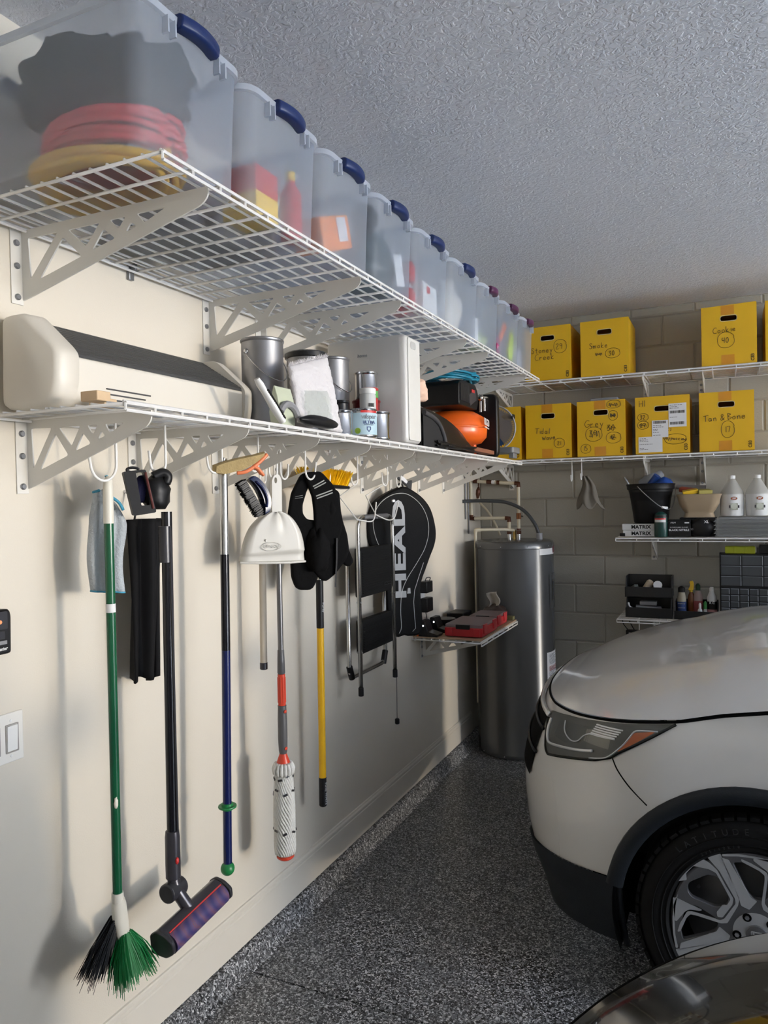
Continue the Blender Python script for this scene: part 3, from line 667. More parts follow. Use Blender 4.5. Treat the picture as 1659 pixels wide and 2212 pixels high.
# ------------------------------------------------------------------ hooks and the tools hanging under the lower shelf
M_HOOK = mat('white coated hook wire', (.80,.79,.76), .35)
HK = 'white wire hooks under the lower shelf'
def hook(label, x, y, zb, r=.042, tip=.03, ztop=1.890, w=.0035, side=-1):
    t = thing('wire_hook', label, 'hook', (x,y,ztop), HK)
    c = Vector((x, y+side*r, zb+r))
    pts = [(x,y,ztop),(x,y,zb+r*1.4)] + [c + Vector((0,-side*math.cos(R(a))*r, -math.sin(R(a))*r)) for a in range(0,171,15)] + [(x, y+side*2.15*r, zb+r+tip)]
    G().tube(pts, w, 8).build('hook_wire', M_HOOK, t, smooth=180)
    G().tube([(x,y-.012,ztop+.001),(x,y,ztop+.006),(x,y+.012,ztop+.001)], w, 6).build('clip', M_HOOK, t, smooth=180)
    return t
hook('thick white hook holding the green broom', .20, 1.418, 1.722)
hook('white hook above the handheld vacuum body', .20, 1.600, 1.745, .03)
hook('white hook above the navy pole', .20, 1.851, 1.752, .035)
hook('white hook beside the wooden scrub brush', .20, 2.045, 1.762, .022)
hook('white hook holding the white dustpan', .20, 2.155, 1.742, .024)
hook('white hook behind the dustpan handle', .17, 2.225, 1.742, .024, side=1)
hook('white hook holding the black vest', .20, 2.345, 1.742, .036, side=1)
hook('white hook under the yellow bristle brush', .15, 2.62, 1.722, .03)
hook('white hook left above the step stool', .14, 2.885, 1.728, .03)
hook('white hook right above the step stool', .14, 3.20, 1.728, .03, side=-1)
hook('white hook holding the black racket bag', .15, 3.282, 1.722, .025, side=1)
def sheet(P0, u):
    P0 = Vector((*P0, 0)); u = Vector((*u, 0)).normalized(); n = Vector((u.y, -u.x, 0))
    return lambda s, z, h=0: P0 + u*s + Vector((0,0,z)) + n*h
M_STEELP = mat('polished steel tube', (.55,.55,.55), .22, 1, var=.03)
def rnd_prof(r, a, b):  # capped stick profile
    return [(0,a),(r*.8,a+.001),(r,a+.004),(r,b-.004),(r*.8,b-.001),(0,b)]
# green broom
M_GREEN = mat('green enamel handle', (.008,.095,.04), .22, var=.08); M_IVORY = mat('ivory plastic', (.72,.69,.60), .45, var=.05)
t = thing('broom', 'green handled broom hanging from the leftmost hook, bristles down', 'broom', (.17,1.41,.46))
A = lambda z: Vector((.175, 1.408+.004*(z-.5), z))
G().cyl(A(.672), A(1.66), .0118, 18).build('handle', M_GREEN, t)
G().tube([A(1.615), A(1.70), A(1.724), A(1.735)], [.0128,.0125,.011,.004], 14).build('hanger_grip', M_IVORY, t, smooth=60)
G().tube([A(.672), A(.66), A(.648)], [.0145,.015,.0145], 14).build('collar', M_IVORY, t, smooth=60)
g = G(); rs = []
for z, w, th, dy in ((.655,.014,.015,0),(.64,.020,.016,.0),(.60,.022,.016,.004),(.565,.020,.015,.010),(.545,.019,.014,.014)):
    rs.append([(.175+th*math.cos(R(a)), 1.412+dy+w*math.sin(R(a)), z) for a in range(0,360,24)])
g.loft(rs); g.build('head_block', M_IVORY, t, smooth=60)
rnd = random.Random(3)
for nm, mm, dx, n in (('green_bristles', mat('green bristles', (.01,.22,.06), .5, var=.3), .012, 420), ('black_bristles', mat('black bristles', (.012,.013,.016), .5), -.012, 330)):
    g = G()
    for i in range(n):
        u = rnd.uniform(-1, 1); v = rnd.uniform(-1, 1)
        top = Vector((.175+dx*.6+v*.010, 1.425 + u*.016 - (.012 if dx < 0 else 0), .552+rnd.uniform(0,.012) + (.05 if dx < 0 else 0)))
        ln = rnd.uniform(.085,.125) + (.02 if dx < 0 else 0)
        bot = top + Vector((dx*1.8 + v*.018, u*.052 + rnd.uniform(-.008,.008) - (.035 if dx < 0 else -.006), -ln))
        g.tube([top, top.lerp(bot,.5)+Vector((0,u*.006,.004)), bot], [.0011,.0010,.0007], 3)
    tag(g.build(nm, mm, t, smooth=0), kind='stuff')
link('paint_spot', bumpy(A(.905)+Vector((.009,-.006,0)), (.004,.006,.016), 3, .3, seg=10, rings=8).mesh('paint_spot'), M_IVORY, t, 180)
G().lathe([(.0121,-.011),(.0121,.011)], A(1.40), 18, a0=R(-160), a1=R(60)).build('price_sticker', M_PAPER, t)
# microfibre cloth
P = sheet((.145,1.42), (.5,.86))
t = thing('microfiber_cloth', 'grey ribbed cloth with blue edges hanging behind the green broom', 'cloth', P(0,1.70))
def clothf(u, v):
    z = 1.695 - v*.252 + .022*u*(1-v) - .012*u*v; s = -.032 + u*(.092+.004*math.sin(v*5)) + .004*math.sin(v*7)
    if v < .25: s += (u-.5)*-.03*(1-v/.25); 
    return P(s, z - .05*max(0,(u-.45))*(1-v)**2*2.2, .006*math.sin(u*16) + .012*math.sin(u*5) - .012)
M_MF = mat('grey microfibre', (.42,.45,.47), .95, bump=.9, bscale=190, var=.1)
G().grid(clothf, 48, 30).build('cloth_body', M_MF, t, smooth=180, solid=.004)
M_CYAN = mat('cyan binding', (.05,.28,.42), .7)
G().tube([clothf(u/20, 1.0) for u in range(21)], .004, 6, flat=.7).build('bottom_binding', M_CYAN, t, smooth=180)
G().tube([clothf(u/20, 0) for u in range(5)], .004, 6).build('top_binding', M_CYAN, t, smooth=180)
G().tube(spline([P(.012,1.738,.002), P(.022,1.70,.004), P(.014,1.665,.008)]), .004, 6).build('loop', M_CYAN, t, smooth=180)
G().tube(spline([P(.018,1.685,.012), P(.04,1.668,.01), P(.052,1.648,.006)]), .004, 6).build('loop', M_CYAN, t, smooth=180)
# stick vacuum
M_CHAR = mat('charcoal plastic', (.03,.03,.036), .3); M_GUN = mat('gunmetal plastic', (.06,.058,.07), .28, .4); M_BLKG = mat('gloss black tube', (.008,.008,.011), .16)
t = thing('stick_vacuum', 'black stick vacuum with purple roller head hanging second from left', 'vacuum cleaner', (.18,1.62,.5))
V = lambda z: Vector((.185, 1.606+.010*(z-.7), z))
G().cyl(V(.735), V(1.64), .0150, 20).build('wand', M_BLKG, t)
G().box(.199,.2035,1.606,1.612,.74,1.60).build('wand_groove', M_CHAR, t)
G().lathe([(.015,1.5),(.0172,1.5),(.0172,1.6),(.015,1.6)], (.185,1.606,-.0), 18).build('wand_sleeve', M_CHAR, t)
G().lathe([(.016,.615),(.0205,.62),(.021,.66),(.0205,.70),(.0205,.735),(.0185,.75),(.015,.752)], (.185,1.606,0), 24).build('release_collar', M_GUN, t)
G().ball((.205,1.600,.672), (.005,.006,.010), 14, 8).build('release_button', M_RED, t, smooth=180)
G().cyl((.185,1.575,.585),(.185,1.637,.585), .027, 22).build('swivel_joint', M_CHAR, t, bevel=.004)
G().tube([(.185,1.606,.62),(.19,1.606,.59),(.21,1.615,.555),(.225,1.625,.525)], [.017,.018,.018,.019], 14).build('neck', M_GUN, t, smooth=60)
a, b = Vector((.235,1.505,.500)), Vector((.235,1.745,.525)); ax = (b-a).normalized(); up = ax.cross(Vector((1,0,0))).normalized(); up = up if up.z > 0 else -up
fw = Vector((1,0,0))
g = G(); rs = []
for q in (a, b): rs.append([q + fw*(x-.0) + up*z for x, z in [(-.035,-.028),(.012,-.030),(.030,-.012),(.030,.010),(.012,.028),(-.015,.034),(-.035,.02)]])
g.loft(rs); g.build('head_shell', M_GUN, t, bevel=.004)
def roller_mat():
    m = bpy.data.materials.new('purple roller fibre'); m.use_nodes = True; nt = m.node_tree; N = nt.nodes; L = nt.links; bs = N['Principled BSDF']
    tc = N.new('ShaderNodeTexCoord'); w = N.new('ShaderNodeTexWave'); w.inputs['Scale'].default_value = 16; w.inputs['Distortion'].default_value = 3; w.bands_direction = 'DIAGONAL'
    L.new(tc.outputs['Object'], w.inputs['Vector']); cr = N.new('ShaderNodeValToRGB')
    e = cr.color_ramp.elements; e[0].color = (.035,.03,.13,1); e[1].color = (.10,.085,.17,1); k = e.new(.93); k.color = (.12,.07,.16,1); k = e.new(.97); k.color = (.22,.05,.06,1)
    L.new(w.outputs['Fac'], cr.inputs[0]); L.new(cr.outputs[0], bs.inputs['Base Color']); bs.inputs['Roughness'].default_value = .45; bs.inputs['Coat Weight'].default_value = .4
    return m
G().cyl(a+ax*.008+fw*.012-up*.004, b-ax*.008+fw*.012-up*.004, .0285, 28).build('roller', roller_mat(), t, smooth=60)
G().tube([a+ax*.01+fw*.014+up*.0265, b-ax*.01+fw*.014+up*.0265], .0022, 6).build('red_strip', M_RED, t)
for q, s in ((a, -1), (b, 1)):
    G().prism(rounded([(-.037,-.030),(.014,-.034),(.040,-.016),(.040,.012),(.014,.030),(-.015,.036),(-.037,.022)], .008), lambda x, z, h: q + fw*x + up*z + ax*h*s, -.002, .010).build('end_plate', M_CHAR, t, bevel=.003)
P = sheet((.2,1.52), (.6,.8))
fr = [(-.061,1.747),(-.005,1.753),(.020,1.640),(-.038,1.632)]
M_NAVYC = mat('navy cloth', (.012,.012,.06), .8, bump=.3); M_RUST = mat('dark rust plastic', (.10,.022,.018), .5)
hole = [(-.030,1.745),(-.010,1.746),(.006,1.66),(-.018,1.658)]
ux, uz = Vector((.6,.8,0)).normalized(), Vector((0,0,1))
link('body_frame', plate(rounded(fr, .006), [rounded(hole, .004)], .03, frame(P(0,0,.02), ux, uz)), M_BLACK, t, 30, .002)
link('bin', bumpy(P(-.012,1.70,.0), (.018,.018,.040), 41, .12, seg=18, rings=12).mesh('bin'), M_NAVYC, t, 180)
G().tube([P(-.006,1.745,.036), P(.012,1.65,.036)], .0032, 6).build('red_trim', M_RUST, t)
G().tube(arc(P(-.035,1.752,.02), .015, 0, 360, 16, ux, Vector((0,0,.4))), .004, 6).build('bin_lid', M_CHAR, t, smooth=60)
link('motor_body', bumpy(P(.028,1.69,-.01), (.036,.040,.050), 42, .14, seg=22, rings=14).mesh('motor_body'), M_BLACK, t, 180)
G().tube(spline([P(.02,1.735,0), P(.045,1.745,0), P(.058,1.735,0), P(.052,1.715,0)]), [.013]*18+[.010], 10).build('trigger_handle', M_BLACK, t, smooth=180)
# black cloth made for shadow and something dark on the wall behind the wand
t = thing('shadow_cover', 'black cloth standing in for shadow and something dark behind the stick vacuum', 'cover', (.07,1.65,1.62))
g = G(); g.grid(lambda u, v: (.075 + .014*math.sin(u*11+v*2) + .006*math.sin(u*25), 1.578 + u*(.155-.045*v), 1.62 - v*.46 + .012*math.sin(u*6)*v), 30, 22)
g.build('cover_cloth', mat('shadow cover fabric', (.006,.006,.007), .8, bump=.3, bscale=50, spec=.2), t, smooth=180, solid=.012)
G().tube(spline([(.08,1.60,1.61),(.05,1.64,1.66),(.006,1.65,1.70)]), .003, 6).build('cover_strap', M_BLACK, t)
G().cyl((0,1.65,1.70),(.02,1.65,1.70), .005, 10).build('wall_peg', M_STEEL, t)
# navy pole with green ball
M_NAVY = mat('navy enamel pole', (.008,.014,.085), .22); M_GRN = mat('green rubber', (.012,.20,.055), .4)
t = thing('pole', 'dark blue pole with a green ball at its lower end and a green collar', 'pole', (.17,1.88,.5))
G().cyl((.17,1.871,.535),(.17,1.888,1.20), .0135, 20).build('lower_tube', M_NAVY, t)
G().cyl((.17,1.888,1.20),(.17,1.893,1.50), .0138, 20).build('middle_tube', M_BLKG, t)
G().cyl((.17,1.893,1.50),(.17,1.898,1.80), .0125, 20).build('upper_tube', M_STEELP, t)
G().ball((.17,1.87,.519), .0218, 20, 12).build('ball_end', M_GRN, t, smooth=180)
G().lathe([(.0138,-.010),(.017,-.010),(.018,-.003),(.028,-.003),(.029,0),(.028,.003),(.018,.003),(.0175,.010),(.0138,.011)], (.17,1.8765,.712), 26).build('collar', M_GRN, t)
G().tube(spline([(.17,1.897,1.79),(.18,1.885,1.80),(.2,1.83,1.765)]), .003, 6).build('hanging_loop', M_STEEL, t)
# pale stick, scrub brush, hand brush
M_PINE = mat('pale wood stick', (.52,.46,.37), .6, var=.08, vscale=30)
hook('white hook carrying the pale stick behind the dustpan', .10, 2.235, 1.727, .018, .015)
t = thing('stick', 'pale grey wooden stick with dark tip hanging behind the dustpan', 'stick', (.1,2.19,1.07))
G().cyl((.10,2.196,1.092),(.10,2.208,1.735), .0125, 16).build('stick_body', M_PINE, t); G().cyl((.10,2.1955,1.067),(.10,2.196,1.093), .0138, 16).build('tip', M_CHAR, t, bevel=.003)
P = sheet((.235,1.90), (.6,.8))
t = thing('scrub_brush', 'worn tan scrub brush with orange handle on a hook above the dustpan', 'brush', P(0,1.78))
g = G(); rs = []
for s, z0, z1 in ((-.085,1.752,1.778),(-.055,1.749,1.789),(0,1.762,1.803),(.045,1.785,1.812),(.068,1.806,1.819)):
    rs.append([P(s,z0,-.02), P(s,z0,.025), P(s,z1-.006,.03), P(s,z1,.02), P(s,z1,-.018)])
g.loft(rs); g.build('bristle_block', mat('tan worn bristle', (.40,.30,.14), .95, bump=.9, bscale=120, var=.25, vscale=40), t, smooth=60)
M_CORAL = mat('coral plastic', (.80,.22,.09), .4)
G().tube(spline([P(-.02,1.752,.02), P(.01,1.757,.024), P(.05,1.784,.024), P(.078,1.81,.02)]), .0058, 8).build('orange_base', M_CORAL, t, smooth=180)
g = G(); g.tube(spline([P(.032,1.772,.02), P(.046,1.765,.02), P(.058,1.752,.018), P(.066,1.745,.016)]), [.011]*14+[.008]*5, 10, flat=.6); g.build('orange_handle', M_CORAL, t, smooth=180)
P = sheet((.215,1.99), (.6,.8))
t = thing('hand_brush', 'navy hand brush with black bristles hanging left of the dustpan', 'brush', P(0,1.68))
Q = [(-.022,1.738),(.0,1.745),(.028,1.722),(.046,1.690),(.052,1.660),(.048,1.635),(.040,1.627)]
g = G(); rs = []
for k, (s, z) in enumerate(spline([(a, b, 0) for a, b in Q], 4) and [(v.x, v.y) for v in spline([(a, b, 0) for a, b in Q], 4)]):
    tt = k/24; w = .016 + .010*math.sin(math.pi*tt)
    di = Vector((-.85, -.45)).normalized()
    rs.append([P(s, z, .008), P(s, z, .026), P(s+di.x*w, z+di.y*w, .030), P(s+di.x*w*1.3, z+di.y*w*1.3, .0), P(s+di.x*w, z+di.y*w, -.022), P(s, z, -.012)])
g.loft(rs); g.build('brush_back', mat('navy gloss plastic', (.008,.016,.06), .22), t, smooth=50)
g = G(); g.tube(spline([P(.0,1.728,.032), P(.022,1.705,.034), P(.036,1.672,.034), P(.034,1.645,.032)]), .0035, 6); g.build('grip_rib', M_NAVY, t, smooth=180)
rnd = random.Random(8); g = G()
for i in range(900):
    u = rnd.random(); v = rnd.uniform(-1, 1)
    top = P(-.030+.062*u, 1.735-.108*u, v*.022); d = Vector((-.80,-.45))
    ln = rnd.uniform(.026,.034); bot = P(-.030+.062*u+d.x*ln, 1.735-.108*u+d.y*ln, v*.027)
    g.tube([top, bot], [.0016,.0009], 3)
tag(g.build('bristles', M_BLACK, t, smooth=0), kind='stuff')
# dustpan
P = sheet((.22,2.10), (.6,.8))
M_DP = mat('white dustpan plastic', (.60,.58,.53), .38, var=.02)
t = thing('dustpan', 'white dustpan with embossed oval logo hanging from a hook', 'dustpan', P(0,1.6))
DL = [(-.019,1.628),(-.05,1.612),(-.082,1.583),(-.103,1.545),(-.115,1.505),(-.121,1.466)]; DR = [(.016,1.628),(.046,1.618),(.074,1.592),(.094,1.556),(.104,1.515),(.110,1.458)]
DLs = [(v.x, v.y) for v in spline([(a,b,0) for a,b in DL], 5)]; DRs = [(v.x, v.y) for v in spline([(a,b,0) for a,b in DR], 5)]
def dpf(u, v):
    k = v*(len(DLs)-1); i = min(int(k), len(DLs)-2); f = k-i
    l = Vector(DLs[i]).lerp(Vector(DLs[i+1]), f); r = Vector(DRs[i]).lerp(Vector(DRs[i+1]), f)
    q = l.lerp(r, u); e = min(u, 1-u)
    h = .030*min(1, (e/.10))**.6*(1-.25*v) + (.010*math.exp(-((u-.5)/.10)**2)*(1-v)**3 - .014*math.exp(-((u-.64)/.06)**2)*(1-v)**4)
    if v > .87: h -= .012*min(1, (v-.87)/.02)
    return P(q.x, q.y, h)
G().grid(dpf, 36, 44).build('pan', M_DP, t, smooth=70, solid=.003)
G().tube([P(-.121,1.464,.004), P(-.06,1.460,.016), P(.05,1.456,.016), P(.108,1.456,.004)], .004, 8).build('lip', M_DP, t, smooth=60)
hb = rounded([(-.015,1.615),(.020,1.615),(.021,1.735),(.014,1.752),(-.004,1.752),(-.013,1.735)], .010)
link('handle', plate(hb, [[(.000+.005*math.cos(R(a)), 1.733+.010*math.sin(R(a))) for a in range(0,360,30)]], .020, frame(P(0,0,.015), ux, uz), .0), M_DP, t, 40, .004)
ov = [(.033*math.cos(R(a)), .0135*math.sin(R(a))) for a in range(0,361,12)]
M_EMB = mat('embossed dustpan plastic', (.64,.62,.57), .3)
G().tube([P(-.022+a+.004*b/.0135, 1.514+b-.05*a, .0315) for a, b in ov], .0012, 5).build('logo_ring', M_EMB, t, smooth=180)
text('LIBMAN', .0145, frame(P(-.022,1.514,.0305), ux - uz*.05, uz), M_EMB, t, ext=.0012, shear=.25)
for k, (a, l) in enumerate(((115,.007),(90,.010),(65,.007))):
    q = Vector((-.040, 1.531)); G().tube([P(q.x, q.y, .0305), P(q.x+l*math.cos(R(a)), q.y+l*math.sin(R(a)), .0305)], [.0017,.0008], 5).build('logo_leaf', M_EMB, t)
# twist mop
M_SHAFT = mat('grey mop shaft', (.16,.16,.165), .3, .6); M_MRED = mat('mop red plastic', (.62,.055,.025), .35); M_MGRY = mat('mop grey grip', (.09,.09,.095), .4)
t = thing('twist_mop', 'twist mop with grey and red handle and white yarn head', 'mop', (.17,2.2,.42))
B = (.17, 2.200)
seg = lambda n, pr, m: G().lathe(pr, (*B,0), 22).build(n, m, t)
seg('shaft', [(.0100,1.05),(.0100,1.72)], M_SHAFT); seg('shaft_sleeve', [(.0105,1.055),(.0138,1.06),(.0128,1.10),(.0115,1.14),(.0100,1.142)], M_MGRY)
g = G().lathe([(.0120,.94),(.0132,.945),(.0132,1.055),(.0118,1.056)], (*B,0), 22)
for k in range(10): d = Vector((math.cos(k*.628), math.sin(k*.628), 0)); g.tube([Vector((*B,.955))+d*.0132, Vector((*B,1.045))+d*.0132], .0016, 5)
g.build('red_grip', M_MRED, t)
seg('lower_grip', [(.0130,.775),(.0150,.785),(.0168,.83),(.0165,.90),(.0150,.938),(.0155,.945),(.0120,.946)], M_MGRY)
for z in (.925, .795): G().ball((B[0]+.0152, B[1]-.004, z), (.004,.008,.006), 14, 8).build('grip_button', M_MRED, t, smooth=180)
seg('red_cone', [(.0130,.775),(.0150,.768),(.0235,.745),(.024,.738),(.02,.735)], M_MRED)
seg('foot_disc', [(.0,.403),(.026,.404),(.031,.409),(.031,.415),(.02,.418)], M_MRED)
g = G(); M_YARN = mat('white yarn', (.66,.66,.64), .95, bump=.9, bscale=150, var=.15, vscale=40)
prof = [(.018,.412),(.031,.420),(.034,.45),(.033,.50),(.034,.56),(.032,.62),(.030,.66),(.028,.695),(.026,.705)]
g.lathe(prof, (*B,0), 20)
rnd = random.Random(4)
def rad(z):
    for (r0,z0),(r1,z1) in zip(prof, prof[1:]):
        if z0 <= z <= z1: return r0+(r1-r0)*(z-z0)/(z1-z0)
    return .025
for k in range(26):
    a0 = k*2*math.pi/26; pts = []
    for i in range(20):
        z = .700 - i*.0146; a = a0 + i*.17 + .06*math.sin(i+k); r = rad(max(z,.422)) + .001
        pts.append((B[0]+r*math.cos(a), B[1]+r*math.sin(a), z))
    g.tube(pts, .0048, 5)
g.build('yarn_head', M_YARN, t, smooth=180)
g = G()
for k in range(16):
    a0 = k*2*math.pi/16
    g.tube([(B[0]+r*math.cos(a0), B[1]+r*math.sin(a0), z) for r, z in ((.018,.74),(.030,.738),(.036,.724),(.033,.708),(.024,.702))], .0062, 6)
g.build('yarn_crown', M_YARN, t, smooth=180)
rnd = random.Random(14)
for z0 in (.70, .645, .50):
    for k in range(7):
        a = k*.9+z0*7; z = z0 + rnd.uniform(-.012,.012); r = rad(min(z,.70))+.0062
        G().obox((B[0]+r*math.cos(a), B[1]+r*math.sin(a), z), (.002,.016,.007), (rnd.uniform(-.5,.5), 0, a)).build('dark_band', M_CHAR, t, smooth=0)
# yellow bristle brush on hooks
t = thing('deck_brush', 'deck brush with thick yellow bristles upward lying across the hooks', 'brush', (.12,2.63,1.75))
G().obox((.12,2.64,1.722), (.05,.33,.014), (R(-2),0,0)).build('brush_block', M_BLACK, t, bevel=.005)
rnd = random.Random(9); g = G()
for i in range(1500):
    u = rnd.random(); v = rnd.uniform(-1,1); y = 2.485+.30*u
    p = Vector((.12+v*.022, y, 1.733-.012*u)); q = p + Vector((v*.02+rnd.uniform(-.008,.008), rnd.uniform(-.01,.01)+(.03*(u-.5)), rnd.uniform(.050,.066)))
    g.tube([p, q], [.0019,.0012], 3)
tag(g.build('yellow_bristles', mat('yellow bristles', (.92,.62,.012), .5, var=.2, vscale=60), t, smooth=0), kind='stuff')
# black vest
P = sheet((.2,2.45), (.7,.71)); vux = Vector((.7,.71,0)).normalized()
M_VEST = mat('black mesh fabric', (.004,.004,.0045), .9, bump=.5, bscale=70, spec=.15); M_REFL = mat('reflective grey stripe', (.42,.42,.41), .5)
t = thing('vest', 'black harness vest with grey reflective stripes hanging from a hook', 'vest', P(0,1.55))
def cloth_plate(name, out, h, thick=.03, m=M_VEST):
    me = plate(rounded(out, .012, 3), [], thick*.35, frame(P(0,0,h), vux, uz), thick*.3)
    return link(name, me, m, t, 60)
cloth_plate('left_strap', [(-.068,1.757),(-.030,1.765),(-.060,1.709),(-.080,1.650),(-.080,1.612),(-.06,1.585),(-.02,1.580),(-.02,1.53),(-.100,1.53),(-.119,1.61),(-.104,1.690)], .0, .03)
cloth_plate('right_strap', [(-.058,1.760),(-.006,1.765),(.040,1.715),(.060,1.66),(.070,1.56),(.050,1.50),(-.02,1.50),(-.022,1.56),(-.022,1.62),(-.028,1.68)], .016, .03)
cloth_plate('left_panel', [(-.105,1.56),(-.02,1.58),(.0,1.46),(-.025,1.384),(-.047,1.338),(-.092,1.341),(-.106,1.38),(-.108,1.47)], -.004, .04)
cloth_plate('right_panel', [(-.03,1.56),(.066,1.60),(.088,1.526),(.094,1.47),(.079,1.437),(.039,1.39),(.006,1.366),(-.025,1.40)], .006, .04)
cloth_plate('side_flap', [(.045,1.712),(.056,1.70),(.072,1.69),(.076,1.62),(.092,1.53),(.086,1.515),(.07,1.53),(.052,1.60)], -.02, .03)
cloth_plate('arm_pad', [(.085,1.50),(.100,1.485),(.124,1.425),(.112,1.412),(.096,1.425),(.076,1.46)], -.025, .03)
link('fold', bumpy(P(-.02,1.47,.02), (.045,.045,.085), 52, .25, seg=22, rings=14).mesh('fold'), M_VEST, t, 180)
link('fold', bumpy(P(.032,1.62,.012), (.026,.018,.055), 53, .25, seg=18, rings=12).mesh('fold'), M_VEST, t, 180)
G().tube([P(.052,1.52,.035), P(.050,1.44,.034), P(.046,1.375,.03), P(.044,1.335,.028)], .006, 6, flat=.3).build('hanging_strap', mat('dark webbing', (.03,.03,.032), .8), t)
for a, b in (((-.036,1.716),(.008,1.739)),((-.031,1.709),(.014,1.731)),((-.025,1.680),(.039,1.702)),((-.022,1.671),(.040,1.692))):
    G().tube([P(*a,.0305), P((a[0]+b[0])/2,(a[1]+b[1])/2,.0335), P(*b,.0305)], .0024, 5).build('reflective_stripe', M_REFL, t)
for a, b in (((-.101,1.679),(-.072,1.684)),((-.102,1.672),(-.072,1.676))):
    G().tube([P(*a,.013), P(*b,.0135)], .0015, 5).build('reflective_stripe', M_REFL, t)
# yellow extension pole
t = thing('extension_pole', 'yellow extension pole with black grips hanging below the vest', 'pole', (.11,2.58,.43))
Y = lambda z: Vector((.11, 2.577+.012*(z-.55), z))
M_YPOLE = mat('yellow fibreglass', (.85,.47,.012), .3)
G().cyl(Y(.545), Y(1.155), .0142, 20).build('pole_body', M_YPOLE, t); G().cyl(Y(1.15), Y(1.345), .0152, 20).build('upper_grip', M_BLACK, t, bevel=.003)
G().cyl(Y(1.34), Y(1.70), .0105, 18).build('inner_tube', M_STEELP, t); G().tube([Y(.432),Y(.437),Y(.55)], [.010,.0155,.0155], 18).build('lower_grip', M_BLACK, t, bevel=.002)
for z, s in ((1.235,.017),(.487,.016)):
    nn = Vector((1,-.12,0)).normalized()
    text('Purdy' if z > 1 else 'Purdy WHITE', s if z > 1 else .0155, frame(Y(z)+nn*.0163, (0,0,-1), Vector((0,0,1)).cross(nn)), M_PAPER, t)
# bent wires above the stool
for k, (pts, l) in enumerate((([(2.882,1.737),(2.714,1.678),(2.871,1.578),(2.955,1.566),(3.004,1.580),(3.027,1.651)], 'bent white wire hanger holding the left of the stool'), ([(3.172,1.737),(2.962,1.681),(3.063,1.593),(3.16,1.566),(3.233,1.582),(3.274,1.648)], 'bent white wire hanger holding the right of the stool'))):
    P3 = [(.14+.02*(i > 2), y, z) for i, (y, z) in enumerate(pts)]
    o = tag(G().tube(P3[:3] + spline(P3[2:], 6)[1:], .0030, 6).build('wire_hanger', M_HOOK, smooth=60), l, 'hook', HK)
# step stool
M_TREAD = mat('black ribbed tread', (.008,.008,.008), .65, spec=.2); M_ALU = mat('brushed tube', (.60,.59,.57), .25, 1, var=.04)
t = thing('step_stool', 'folded step stool with two black treads and chrome tube frame', 'stool', (.12,3.1,.8))
yl, yr, rr_ = 2.905, 3.275, .0098
fx = .125
fr = [(fx,yl+.0,.815),(fx,yl,1.52)] + [(fx, yl+.05-.05*math.cos(R(a)), 1.535+.05*math.sin(R(a))) for a in range(15,91,15)] + [(fx, yr-.05+.05*math.sin(R(a)), 1.535+.05*math.cos(R(a))) for a in range(0,91,15)] + [(fx,yr,1.52),(fx,yr,.815)]
G().tube(fr, rr_, 12).build('front_frame', M_ALU, t, smooth=180)
G().tube([(fx,yl+.06,1.585),(fx,yr-.06,1.585)], .0118, 12).build('grip_sleeve', mat('grey rubber grip', (.12,.12,.125), .5), t, smooth=180)
bx = .072
fb = [(bx,yl-.005,1.40),(bx,yl-.005,.93)] + [(bx, yl+.045-.05*math.cos(R(a)), .92-.05*math.sin(R(a))) for a in range(15,91,15)] + [(bx, yr-.045+.05*math.sin(R(a)), .92-.05*math.cos(R(a))) for a in range(0,91,15)] + [(bx,yr+.005,.93),(bx,yr+.005,1.40)]
G().tube(fb, rr_, 12).build('rear_frame', M_ALU, t, smooth=180)
for y in (yl, yr):
    G().cyl((fx,y,.797),(fx,y,.835), .0120, 14).build('foot', M_BLACK, t, bevel=.002)
    G().cyl((bx,y+(.02 if y < 3 else -.02),.865),(bx,y-(.006 if y < 3 else -.006),.925), .0145, 12).build('rear_foot', M_BLACK, t, bevel=.002)
    for z in (1.21,.99): G().cyl((fx-.012,y,z),(fx+.012,y,z), .004, 8).build('rivet', M_STEEL, t)
for z0, z1, nm in ((1.228,1.448,'upper_tread'), (.978,1.128,'lower_tread')):
    tr = G().prism(rrect(yr-yl-.035, z1-z0, .012), lambda a,b,h: (fx-.012+h, (yl+yr)/2+a, (z0+z1)/2+b), -.016, .014).build(nm, M_TREAD, t, bevel=.004)
    g = G(); n = int((z1-z0-.03)/.011)
    for k in range(n): g.box(fx+.001, fx+.0042, yl+.035, yr-.035, z0+.016+k*.011, z0+.021+k*.011)
    g.build('tread_ribs', M_TREAD, tr)
    tag(G().tube([(fx+.001,yl+.0185,z0+.012),(fx+.001,yl+.0185,z1-.012)], .0022, 6).build('steel_edge', M_STEELP, tr), None)
text('COSCO', .022, frame((fx+.0045,3.20,1.265), (0,1,0), (0,0,1)), mat('embossed black', (.03,.03,.03), .4), t, ext=.0008)
# racket bag
P = sheet((.17,3.42), (.75,.66)); bux = Vector((.75,.66,0)).normalized()
M_BAG = mat('black bag fabric', (.004,.004,.0045), .65, bump=.15, bscale=150, spec=.2); M_PIPE = mat('white piping', (.62,.62,.60), .5); M_SILV = mat('silver print', (.42,.43,.44), .4)
t = thing('racket_bag', 'black racket bag with silver lettering hanging behind the step stool', 'bag', P(0,1.4))
L_ = [(-.06,1.712),(-.116,1.69),(-.173,1.655),(-.210,1.605),(-.228,1.55),(-.225,1.48),(-.205,1.42),(-.178,1.36),(-.155,1.29),(-.145,1.21),(-.142,1.09),(-.138,1.01),(-.117,.998)]
R_ = [(-.04,1.712),(.0,1.69),(.045,1.655),(.080,1.605),(.099,1.54),(.105,1.483),(.095,1.43),(.071,1.375),(.045,1.31),(.026,1.263),(.016,1.21),(.022,1.10),(.024,1.03),(.012,.997)]
